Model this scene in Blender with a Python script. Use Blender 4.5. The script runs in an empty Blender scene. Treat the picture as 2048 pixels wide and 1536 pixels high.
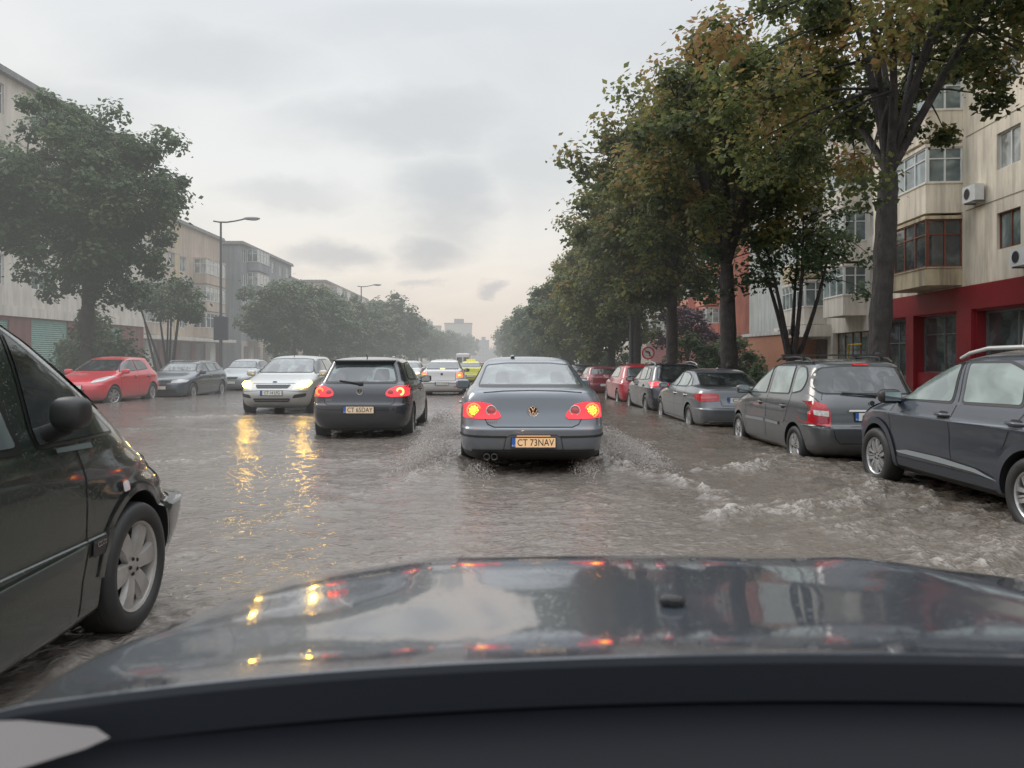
import bpy, bmesh, math, random
import numpy as np
from mathutils import Vector, Matrix
from mathutils.bvhtree import BVHTree

random.seed(7)
R = math.radians
scene = bpy.context.scene
COL = scene.collection
EYE = 1.4            # eye height above the flood water (water lies near z = 0)

# ------------------------------------------------------------------ materials
def mat_new(name):
    m = bpy.data.materials.new(name)
    m.use_nodes = True
    nt = m.node_tree
    bs = nt.nodes['Principled BSDF']
    return m, nt, bs

def N(nt, t, **kw):
    n = nt.nodes.new(t)
    for k, v in kw.items():
        if k.startswith('i_'):
            key = k[2:].replace('_', ' ')
            n.inputs[key].default_value = v
        else:
            setattr(n, k, v)
    return n

def ramp(nt, stops, fac=None):
    r = nt.nodes.new('ShaderNodeValToRGB')
    el = r.color_ramp.elements
    while len(el) > 1:
        el.remove(el[-1])
    el[0].position = stops[0][0]; el[0].color = (*stops[0][1], 1) if len(stops[0][1]) == 3 else stops[0][1]
    for p, c in stops[1:]:
        e = el.new(p); e.color = (*c, 1) if len(c) == 3 else c
    if fac is not None:
        nt.links.new(fac, r.inputs[0])
    return r

def g(v):
    return (v, v, v)

def simple(name, color, rough=0.5, metal=0.0, spec=0.5, emit=None, estr=0.0, coat=0.0, var=0.0, vscale=3.0, bump=0.0, bscale=40.0):
    m, nt, bs = mat_new(name)
    bs.inputs['Base Color'].default_value = (*color, 1)
    bs.inputs['Roughness'].default_value = rough
    bs.inputs['Metallic'].default_value = metal
    bs.inputs['Specular IOR Level'].default_value = spec
    bs.inputs['Coat Weight'].default_value = coat
    bs.inputs['Coat Roughness'].default_value = 0.04
    if emit:
        bs.inputs['Emission Color'].default_value = (*emit, 1)
        bs.inputs['Emission Strength'].default_value = estr
    tc = None
    if var > 0:
        tc = N(nt, 'ShaderNodeTexCoord')
        no = N(nt, 'ShaderNodeTexNoise', i_Scale=vscale, i_Detail=5.0, i_Roughness=0.6)
        nt.links.new(tc.outputs['Object'], no.inputs['Vector'])
        lo = tuple(c * (1 - var) for c in color); hi = tuple(min(1, c * (1 + var)) for c in color)
        r = ramp(nt, [(0.3, lo), (0.7, hi)], no.outputs['Fac'])
        nt.links.new(r.outputs[0], bs.inputs['Base Color'])
    if bump > 0:
        tc = tc or N(nt, 'ShaderNodeTexCoord')
        no2 = N(nt, 'ShaderNodeTexNoise', i_Scale=bscale, i_Detail=3.0)
        nt.links.new(tc.outputs['Object'], no2.inputs['Vector'])
        b = N(nt, 'ShaderNodeBump', i_Strength=bump, i_Distance=0.01)
        nt.links.new(no2.outputs['Fac'], b.inputs['Height'])
        nt.links.new(b.outputs[0], bs.inputs['Normal'])
    return m

def paint(name, color, metal=0.4, rough=0.32, drops=0.25, dirt=0.5, wave=0.0):
    """wet car paint: clear coat, rain beads, road dirt rising from the sills"""
    m, nt, bs = mat_new(name)
    tc = N(nt, 'ShaderNodeTexCoord')
    sep = N(nt, 'ShaderNodeSeparateXYZ')
    nt.links.new(tc.outputs['Object'], sep.inputs[0])
    no = N(nt, 'ShaderNodeTexNoise', i_Scale=6.0, i_Detail=6.0)
    nt.links.new(tc.outputs['Object'], no.inputs['Vector'])
    mp = N(nt, 'ShaderNodeMapRange', i_From_Min=0.75, i_From_Max=0.2, i_To_Min=0.0, i_To_Max=dirt)
    nt.links.new(sep.outputs['Z'], mp.inputs['Value'])
    mu = N(nt, 'ShaderNodeMath', operation='MULTIPLY'); nt.links.new(mp.outputs[0], mu.inputs[0]); nt.links.new(no.outputs['Fac'], mu.inputs[1])
    mx = N(nt, 'ShaderNodeMix', data_type='RGBA')
    mx.inputs[6].default_value = (*color, 1)
    mx.inputs[7].default_value = (0.10, 0.09, 0.08, 1)
    nt.links.new(mu.outputs[0], mx.inputs[0])
    nt.links.new(mx.outputs[2], bs.inputs['Base Color'])
    bs.inputs['Metallic'].default_value = metal
    bs.inputs['Roughness'].default_value = rough
    bs.inputs['Coat Weight'].default_value = 1.0
    bs.inputs['Coat Roughness'].default_value = 0.05
    vo = N(nt, 'ShaderNodeTexVoronoi', i_Scale=70.0)
    nt.links.new(tc.outputs['Object'], vo.inputs['Vector'])
    rr = N(nt, 'ShaderNodeMapRange', i_From_Min=0.10, i_From_Max=0.32, i_To_Min=1.0, i_To_Max=0.0)
    nt.links.new(vo.outputs['Distance'], rr.inputs['Value'])
    n2 = N(nt, 'ShaderNodeTexNoise', i_Scale=1.6, i_Detail=2.0)
    nt.links.new(tc.outputs['Object'], n2.inputs['Vector'])
    bp = N(nt, 'ShaderNodeBump', i_Strength=drops, i_Distance=0.004)
    nt.links.new(rr.outputs[0], bp.inputs['Height'])
    b2 = N(nt, 'ShaderNodeBump', i_Strength=0.25, i_Distance=0.02)
    nt.links.new(n2.outputs['Fac'], b2.inputs['Height'])
    nt.links.new(b2.outputs[0], bp.inputs['Normal'])
    nt.links.new(bp.outputs[0], bs.inputs['Coat Normal'])
    nt.links.new(b2.outputs[0], bs.inputs['Normal'])
    return m

def glassy(name, color, rough=0.06, spec=0.7, metal=0.0, streak=0.35, hi=None, scale=3.0):
    """car or house glass: dark inside with soft shapes behind, wet and reflective outside"""
    m, nt, bs = mat_new(name)
    tc = N(nt, 'ShaderNodeTexCoord')
    mp = N(nt, 'ShaderNodeMapping'); mp.inputs['Scale'].default_value = (1.0, 0.6, 0.9)
    no = N(nt, 'ShaderNodeTexNoise', i_Scale=scale, i_Detail=3.0, i_Distortion=0.8)
    nt.links.new(tc.outputs['Object'], mp.inputs[0]); nt.links.new(mp.outputs[0], no.inputs['Vector'])
    hi = hi or tuple(c * 2.2 for c in color)
    r = ramp(nt, [(0.38, tuple(c * (1 - streak) for c in color)), (0.5, color), (0.68, hi)], no.outputs['Fac'])
    nt.links.new(r.outputs[0], bs.inputs['Base Color'])
    bs.inputs['Roughness'].default_value = rough
    bs.inputs['Specular IOR Level'].default_value = spec
    bs.inputs['Metallic'].default_value = metal
    bs.inputs['Coat Weight'].default_value = 0.6
    return m

M = {}
M['rubber'] = simple('tyre_rubber', g(0.022), 0.55, var=0.3)
M['black'] = simple('black_plastic', g(0.02), 0.42, bump=0.2, bscale=300)
M['liner'] = simple('arch_liner', g(0.012), 0.8)
M['seal'] = simple('black_seal', g(0.012), 0.35)
M['gap'] = simple('shut_line', g(0.006), 0.7)
M['alloy'] = simple('alloy_rim', g(0.52), 0.33, metal=0.85, var=0.25, vscale=9)
M['alloy_dirty'] = simple('dusty_rim', (0.30, 0.28, 0.26), 0.45, metal=0.6, var=0.25, vscale=9)
M['chrome'] = simple('chrome', g(0.62), 0.14, metal=1.0)
M['plate'] = simple('plate_white', (0.72, 0.70, 0.64), 0.4)
M['plate_lit'] = simple('plate_lit', (0.85, 0.60, 0.35), 0.4, emit=(1.0, 0.50, 0.22), estr=0.22)  # orange light falling on the plate put into colour and emission
M['plate_dim'] = simple('plate_dim', (.78, .62, .44), 0.4, emit=(1.0, 0.62, 0.36), estr=0.10)  # fainter orange light on the plate, also put into colour and emission
M['plate_blue'] = simple('plate_blue', (0.03, 0.12, 0.42), 0.4)
M['ink'] = simple('ink', g(0.012), 0.5)
M['glass'] = glassy('tinted_glass', (0.030, 0.034, 0.034))
M['glass_dim'] = glassy('glass_before_seats', (.034, .038, .040), rough=.07, spec=.7)
M['glass_mid'] = glassy('grey_glass', (0.085, 0.10, 0.10), hi=(0.17, 0.20, 0.19), rough=0.08)
M['glass_pale'] = glassy('pale_green_glass', (0.22, 0.27, 0.25), hi=(0.30, 0.36, 0.33), rough=0.16, streak=0.22)  # bright sky seen through the glass put into its base colour
M['glass_seats'] = glassy('glass_over_seats', (0.05, 0.065, 0.07), hi=(0.22, 0.28, 0.28), rough=0.06, scale=2.2)
M['red_lens'] = simple('red_lens', (0.45, 0.012, 0.02), 0.12, coat=1.0, var=0.3, vscale=30)
M['red_glow'] = simple('red_glow', (0.7, 0.02, 0.03), 0.2, emit=(1.0, 0.06, 0.08), estr=0.75)
M['red_hot'] = simple('red_hot', (0.9, 0.1, 0.04), 0.2, emit=(1.0, 0.12, 0.03), estr=3.0)
M['brake_hot'] = simple('brake_hot', (0.9, 0.3, 0.1), 0.2, emit=(1.0, 0.30, 0.10), estr=3.2)
M['amber_hot'] = simple('amber_hot', (1, .6, .1), 0.2, emit=(1.0, 0.50, 0.03), estr=3.2)
M['pink_lens'] = simple('pink_lens', (0.55, 0.10, 0.11), 0.15, coat=1.0)
M['clear_lens'] = simple('clear_lens', (0.50, 0.50, 0.48), 0.15, coat=1.0, var=0.3, vscale=25)
M['amber_lens'] = simple('amber_lens', (0.6, 0.22, 0.03), 0.15, coat=1.0)
M['head_hot'] = simple('headlight_hot', (1, .8, .4), 0.2, emit=(1.0, 0.55, 0.05), estr=95.0)
M['head_lens'] = simple('headlight_lens', (.8, .7, .5), 0.2, emit=(1.0, 0.62, 0.16), estr=1.6)
M['head_warm'] = simple('headlight_warm', (1, .8, .5), 0.2, emit=(1.0, 0.66, 0.32), estr=1.4)
M['mirror_face'] = simple('mirror_face', (0.35, 0.40, 0.42), 0.05, metal=0.9)

# ------------------------------------------------------------------ object helpers
def tag(o, label=None, cat=None, group=None, kind=None):
    if label: o['label'] = label
    if cat: o['category'] = cat
    if group: o['group'] = group
    if kind: o['kind'] = kind
    return o

def empty(name, loc=(0, 0, 0), rz=0.0, label=None, cat=None, group=None, parent=None):
    o = bpy.data.objects.new(name, None)
    o.empty_display_size = 0.2
    COL.objects.link(o)
    o.location = loc; o.rotation_euler = (0, 0, rz)
    if parent: o.parent = parent
    return tag(o, label, cat, group)

class MB:
    """collects faces, builds ONE mesh object"""
    def __init__(s):
        s.v = []; s.f = []; s.m = []; s.sm = []
    def add(s, verts, faces, mi=0, smooth=False):
        b = len(s.v)
        s.v.extend([tuple(p) for p in verts])
        for f in faces:
            s.f.append(tuple(b + i for i in f)); s.m.append(mi); s.sm.append(smooth)
        return s
    def box(s, x0, x1, y0, y1, z0, z1, mi=0, mat=None):
        vs = [(x0,y0,z0),(x1,y0,z0),(x1,y1,z0),(x0,y1,z0),(x0,y0,z1),(x1,y0,z1),(x1,y1,z1),(x0,y1,z1)]
        if mat is not None: vs = [tuple(mat @ Vector(v)) for v in vs]
        return s.add(vs, [(0,3,2,1),(4,5,6,7),(0,1,5,4),(1,2,6,5),(2,3,7,6),(3,0,4,7)], mi)
    def tube(s, pts, radii, n=8, mi=0, cap=True, smooth=True):
        pts = [Vector(p) for p in pts]
        if not hasattr(radii, '__len__'): radii = [radii] * len(pts)
        rings = []
        up = Vector((0.13, 0.21, 0.97)).normalized()
        for i, p in enumerate(pts):
            d = (pts[min(i+1, len(pts)-1)] - pts[max(i-1, 0)]).normalized()
            a = d.cross(up)
            if a.length < 0.05: a = d.cross(Vector((1, 0, 0)))
            a.normalize(); b = d.cross(a)
            rings.append([p + (a*math.cos(2*math.pi*k/n) + b*math.sin(2*math.pi*k/n)) * radii[i] for k in range(n)])
        vs = [q for r in rings for q in r]; fs = []
        for i in range(len(pts)-1):
            for k in range(n):
                k2 = (k+1) % n
                fs.append((i*n+k, (i+1)*n+k, (i+1)*n+k2, i*n+k2))
        s.add(vs, fs, mi, smooth)
        if cap:
            s.add(rings[0], [tuple(range(n))], mi); s.add(rings[-1], [tuple(reversed(range(n)))], mi)
        return s
    def lathe(s, prof, n=32, axis='X', center=(0,0,0), mi=0, smooth=True):
        """prof: (along axis, radius)"""
        vs = []; cx, cy, cz = center
        for a, r in prof:
            for k in range(n):
                t = 2*math.pi*k/n
                c, q = r*math.cos(t), r*math.sin(t)
                vs.append((cx+a, cy+c, cz+q) if axis == 'X' else ((cx+c, cy+a, cz+q) if axis == 'Y' else (cx+c, cy+q, cz+a)))
        fs = []
        for i in range(len(prof)-1):
            for k in range(n):
                k2 = (k+1) % n
                fs.append((i*n+k, i*n+k2, (i+1)*n+k2, (i+1)*n+k))
        return s.add(vs, fs, mi, smooth)
    def mesh(s, name, mats, recalc=False, sharp=None):
        me = bpy.data.meshes.new(name)
        me.from_pydata(s.v, [], s.f)
        for m in mats: me.materials.append(m)
        me.polygons.foreach_set('material_index', s.m)
        me.polygons.foreach_set('use_smooth', s.sm)
        if recalc or sharp:
            bm = bmesh.new(); bm.from_mesh(me)
            if recalc: bmesh.ops.recalc_face_normals(bm, faces=bm.faces)
            if sharp: mark_sharp(bm, sharp)
            bm.to_mesh(me); bm.free()
        me.update()
        return me
    def build(s, name, mats, parent=None, loc=(0,0,0), recalc=True, sharp=None):
        if not isinstance(mats, (list, tuple)): mats = [mats]
        o = bpy.data.objects.new(name, s.mesh(name, mats, recalc, sharp))
        COL.objects.link(o); o.location = loc
        if parent: o.parent = parent
        return o

def mark_sharp(bm, ang):
    bm.normal_update()
    for e in bm.edges:
        if len(e.link_faces) == 2:
            e.smooth = e.calc_face_angle(0) < ang

def text_mesh(s, size, ext=0.0):
    cu = bpy.data.curves.new('t', 'FONT'); cu.body = s; cu.size = size; cu.align_x = 'CENTER'; cu.align_y = 'CENTER'; cu.extrude = ext
    o = bpy.data.objects.new('t', cu); COL.objects.link(o)
    dg = bpy.context.evaluated_depsgraph_get()
    me = bpy.data.meshes.new_from_object(o.evaluated_get(dg))
    bpy.data.objects.remove(o); bpy.data.curves.remove(cu)
    return me

def text_obj(s, size, mat, parent, loc, rot, name='lettering', sx=1.0, ext=0.0, bold=0.0):
    me = text_mesh(s, size, ext); me.materials.clear(); me.materials.append(mat)
    o = bpy.data.objects.new(name, me); COL.objects.link(o)
    o.location = loc; o.rotation_euler = rot; o.scale = (sx, 1, 1)
    if parent: o.parent = parent
    return o

# ------------------------------------------------------------------ numpy noise
def perlin(x, y, seed=0):
    rs = np.random.RandomState(seed)
    P = 256
    ang = rs.rand(P, P) * 2*np.pi
    gx, gy = np.cos(ang), np.sin(ang)
    xi = np.floor(x).astype(int); yi = np.floor(y).astype(int)
    xf = x - xi; yf = y - yi
    u = xf*xf*xf*(xf*(xf*6-15)+10); v = yf*yf*yf*(yf*(yf*6-15)+10)
    def d(i, j, a, b):
        ii = (xi+i) % P; jj = (yi+j) % P
        return gx[ii, jj]*a + gy[ii, jj]*b
    n00 = d(0,0,xf,yf); n10 = d(1,0,xf-1,yf); n01 = d(0,1,xf,yf-1); n11 = d(1,1,xf-1,yf-1)
    return ((n00*(1-u)+n10*u)*(1-v) + (n01*(1-u)+n11*u)*v) * 1.5
# ------------------------------------------------------------------ car construction
def interp_keys(keys, sub=4):
    K = np.array(keys, float)
    n = len(K); out = []
    d = np.diff(K, axis=0)
    m = np.zeros_like(K)
    m[0] = d[0]; m[-1] = d[-1]
    for i in range(1, n-1):
        s = d[i-1]*d[i] > 0
        m[i] = np.where(s, 2*d[i-1]*d[i]/np.where(s, d[i-1]+d[i], 1), 0)
    for i in range(n-1):
        for j in range(sub):
            t = j/sub
            h = (2*t**3-3*t*t+1)*K[i] + (t**3-2*t*t+t)*m[i] + (-2*t**3+3*t*t)*K[i+1] + (t**3-t*t)*m[i+1]
            out.append(h)
    out.append(K[-1])
    return out

def body_shell(keys, q=16, sub=4):
    """keys rows: z, y_front, y_rear, half width, exponent front, exponent rear (plan outline per height)"""
    rows = interp_keys(keys, sub)
    vs = []; nring = 4*q
    for z, yf, yr, w, nf, nr in rows:
        ym = (yf+yr)/2; L = (yf-yr)/2
        ring = []
        for k in range(nring):
            th = 2*math.pi*k/nring
            c, s = math.cos(th), math.sin(th)
            n = nf if s > 0 else nr
            x = w*math.copysign(abs(c)**(2/n), c) if abs(c) > 1e-9 else 0
            y = ym + L*(math.copysign(abs(s)**(2/n), s) if abs(s) > 1e-9 else 0)
            ring.append((x, y, z))
        vs += ring
    fs = []
    for i in range(len(rows)-1):
        for k in range(nring):
            k2 = (k+1) % nring
            fs.append((i*nring+k, i*nring+k2, (i+1)*nring+k2, (i+1)*nring+k))
    fs.append(tuple(reversed(range(nring))))
    top = (len(rows)-1)*nring
    fs.append(tuple(top+k for k in range(nring)))
    return vs, fs

def inset_poly(poly, d):
    n = len(poly); A = sum(poly[i][0]*poly[(i+1)%n][1]-poly[(i+1)%n][0]*poly[i][1] for i in range(n))
    sg = 1 if A > 0 else -1
    out = []
    for i in range(n):
        p0, p1, p2 = Vector(poly[i-1]), Vector(poly[i]), Vector(poly[(i+1) % n])
        a = (p1-p0).normalized(); b = (p2-p1).normalized()
        na = Vector((-a.y, a.x))*sg; nb = Vector((-b.y, b.x))*sg
        k = (na+nb); k = k / max(0.3, k.length_squared/2)
        out.append(tuple(p1 + k*d))
    return out

def round_poly(poly, r, k=4):
    n = len(poly); out = []
    for i in range(n):
        p0, p1, p2 = Vector(poly[i-1]), Vector(poly[i]), Vector(poly[(i+1) % n])
        a = (p0-p1); b = (p2-p1)
        ra = min(r, a.length*0.48); rb = min(r, b.length*0.48)
        s = p1 + a.normalized()*ra; e = p1 + b.normalized()*rb
        for j in range(k+1):
            t = j/k
            out.append(tuple(s*(1-t)**2 + p1*2*t*(1-t) + e*t*t))
    return out

class Proj:
    """lays flat outlines on the body surface"""
    def __init__(s, vs, fs):
        s.b = BVHTree.FromPolygons([Vector(v) for v in vs], fs)
    def hit(s, u, v, ax, off):
        if ax == 'R': o, d = Vector((3, u, v)), Vector((-1, 0, 0))
        elif ax == 'L': o, d = Vector((-3, u, v)), Vector((1, 0, 0))
        elif ax == 'B': o, d = Vector((u, -8, v)), Vector((0, 1, 0))
        elif ax == 'F': o, d = Vector((u, 8, v)), Vector((0, -1, 0))
        else: o, d = Vector((u, v, 5)), Vector((0, 0, -1))
        h, nn, i, t = s.b.ray_cast(o, d)
        if h is None:
            h, nn, i, t = s.b.find_nearest(o + d*(2.2 if ax in 'RL' else (6 if ax in 'BF' else 4)))
            return h - d*off
        return h - d*(off/max(0.35, abs(nn.dot(d))))
    def patch(s, mb, poly, ax, off=0.004, step=0.06, mi=0, rnd=0.03, smooth=True):
        pl = round_poly(poly, rnd) if rnd > 0 else poly
        bm = bmesh.new()
        vs = [bm.verts.new((p[0], p[1], 0)) for p in pl]
        try: bm.faces.new(vs)
        except ValueError: bm.free(); return
        for c in (0, 1):
            lo = min(p[c] for p in pl); hi = max(p[c] for p in pl)
            k = math.ceil((hi-lo)/step)
            for j in range(1, k):
                co = lo + (hi-lo)*j/k
                pt = [0, 0, 0]; pt[c] = co; no = [0, 0, 0]; no[c] = 1
                bmesh.ops.bisect_plane(bm, geom=bm.verts[:]+bm.edges[:]+bm.faces[:], plane_co=pt, plane_no=no, dist=1e-5)
        bm.verts.index_update()
        V = [s.hit(v.co.x, v.co.y, ax, off) for v in bm.verts]
        F = [tuple(v.index for v in f.verts) for f in bm.faces]
        bm.free()
        want = {'R': Vector((1,0,0)), 'L': Vector((-1,0,0)), 'B': Vector((0,-1,0)), 'F': Vector((0,1,0)), 'T': Vector((0,0,1))}[ax]
        tot = Vector((0,0,0))
        for f in F[:12]:
            tot += (V[f[1]]-V[f[0]]).cross(V[f[2]]-V[f[1]])
        if tot.dot(want) < 0: F = [tuple(reversed(f)) for f in F]
        mb.add(V, F, mi, smooth)
    def ribbon(s, mb, pts, ax, w=0.008, off=0.003, mi=0, step=0.05, closed=False):
        P = [Vector(p) for p in pts]
        if closed: P.append(P[0])
        Q = [P[0]]
        for a, b in zip(P[:-1], P[1:]):
            k = max(1, math.ceil((b-a).length/step))
            for j in range(1, k+1): Q.append(a + (b-a)*j/k)
        V = []
        for i, p in enumerate(Q):
            d = (Q[min(i+1, len(Q)-1)] - Q[max(i-1, 0)]).normalized(); n = Vector((-d.y, d.x))*(w/2)
            V.append(s.hit(p.x+n.x, p.y+n.y, ax, off)); V.append(s.hit(p.x-n.x, p.y-n.y, ax, off))
        F = [(2*i, 2*i+1, 2*i+3, 2*i+2) for i in range(len(Q)-1)]
        want = {'R': Vector((1,0,0)), 'L': Vector((-1,0,0)), 'B': Vector((0,-1,0)), 'F': Vector((0,1,0)), 'T': Vector((0,0,1))}[ax]
        n = (V[1]-V[0]).cross(V[3]-V[1])
        if n.dot(want) < 0: F = [tuple(reversed(f)) for f in F]
        mb.add(V, F, mi, True)

_wheel_cache = {}
def wheel_meshes(r, w, style, rimmat):
    key = (round(r, 3), w, style, rimmat)
    if key in _wheel_cache: return _wheel_cache[key]
    t = MB(); k = 0.655 if style != 'slot6' else 0.705
    h = w/2
    t.lathe([(-h*.7, r*k*.98), (-h*.98, r*k*1.05), (-h, r*.84), (-h*.9, r*.95), (-h*.7, r*.99), (-h*.2, r), (h*.2, r), (h*.7, r*.99), (h*.9, r*.95), (h, r*.84), (h*.98, r*k*1.05), (h*.7, r*k*.98)], 40)
    for sgn in (-.35, 0, .35):
        t.lathe([(h*sgn-.006, r*1.0005), (h*sgn, r*.985), (h*sgn+.006, r*1.0005)], 40)
    tm = t.mesh('tyre', [M['rubber']], True)
    b = MB(); rr = r*k; o = h*.72
    b.lathe([(o-.10, rr*.86), (o-.02, rr*.9), (o+.005, rr*.93), (o+.012, rr*.985), (o, rr*1.02)], 40, mi=0)
    b.lathe([(o-.10, rr*.88), (o-.10, 0.01)], 32, mi=1)
    b.lathe([(o-.09, rr*.55), (o-.085, rr*.2)], 28, mi=2)       # brake disc
    b.lathe([(o-.03, rr*.24), (o-.012, rr*.22), (o-.004, rr*.14), (o-.004, .002)], 20, mi=0)
    def spoke(a, w0, w1, tw=0.0, r0=.16, r1=.93, d0=-.012, d1=-.002):
        pts = []
        for j in range(5):
            f = j/4; rad = rr*(r0+(r1-r0)*f); ww = (w0+(w1-w0)*f)/2; aa = a + tw*f
            ca, sa = math.cos(aa), math.sin(aa)
            dep = d0+(d1-d0)*f + .012*math.sin(f*math.pi)
            for (q, dd) in ((-ww, -.028), (-ww*.8, 0), (ww*.8, 0), (ww, -.028)):
                pts.append((o+dep+dd, ca*rad - sa*q, sa*rad + ca*q))
        fs = []
        for j in range(4):
            for q in range(3):
                fs.append((j*4+q, j*4+q+1, j*4+4+q+1, j*4+4+q))
        b.add(pts, fs, 0, True)
    if style == 'wide5':
        for i in range(5): spoke(i*2*math.pi/5+.3, .085, .125)
    elif style == 'slot6':
        for i in range(6): spoke(i*math.pi/3+.1, .075, .125, r1=.95)
    elif style == 'twin5':
        for i in range(5):
            spoke(i*2*math.pi/5+.15, .04, .055, .22); spoke(i*2*math.pi/5-.15, .04, .055, -.22)
            spoke(i*2*math.pi/5+.63, .018, .03, .1)
    elif style == 'multi':
        for i in range(10): spoke(i*2*math.pi/10, .035, .04)
    elif style == 'cover':
        b.lathe([(o-.005, rr*.92), (o+.01, rr*.7), (o+.004, rr*.3), (o+.012, .01)], 32, mi=0)
        for i in range(7): spoke(i*2*math.pi/7, .05, .07, d0=.01, d1=.01)
    else:
        for i in range(7): spoke(i*2*math.pi/7, .05, .06)
    for i in range(5):
        a = i*2*math.pi/5+.2
        b.lathe([(o-.006, .011), (o+.001, .008), (o+.001, .001)], 8, center=(0, math.cos(a)*rr*.17, math.sin(a)*rr*.17), mi=1)
    rm = b.mesh('rim', [rimmat, M['liner'], M['alloy_dirty']], True, R(40))
    _wheel_cache[key] = (tm, rm)
    return tm, rm

def add_wheel(car, x, y, r, w, style, rimmat, steer=0.0):
    tm, rm = wheel_meshes(r, w, style, rimmat)
    e = empty('wheel', (x, y, r), (0 if x > 0 else math.pi)+steer, parent=car)
    e.rotation_euler[0] = random.uniform(0, 1.0) * 0
    for nm, me in (('tyre', tm), ('rim', rm)):
        o = bpy.data.objects.new(nm, me); COL.objects.link(o); o.parent = e
        o.rotation_euler = (random.uniform(0, 6.28), 0, 0)
        if nm == 'tyre': o.rotation_euler = (0, 0, 0)

def ellipsoid(mb, c, rx, ry, rz, n=3.0, mi=0, a=16, b=10):
    vs = []
    for i in range(b+1):
        ph = -math.pi/2 + math.pi*i/b
        for k in range(a):
            th = 2*math.pi*k/a
            f = lambda t, e: math.copysign(abs(t)**(2/e), t)
            vs.append((c[0]+rx*f(math.cos(ph), n)*f(math.cos(th), n), c[1]+ry*f(math.cos(ph), n)*f(math.sin(th), n), c[2]+rz*f(math.sin(ph), n)))
    fs = []
    for i in range(b):
        for k in range(a):
            k2 = (k+1) % a
            fs.append((i*a+k, i*a+k2, (i+1)*a+k2, (i+1)*a+k))
    mb.add(vs, fs, mi, True)

def arc(cx, cz, r, a0, a1, n=20):
    return [(cx + r*math.cos(R(a0+(a1-a0)*i/n)), cz + r*math.sin(R(a0+(a1-a0)*i/n))) for i in range(n+1)]

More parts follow.
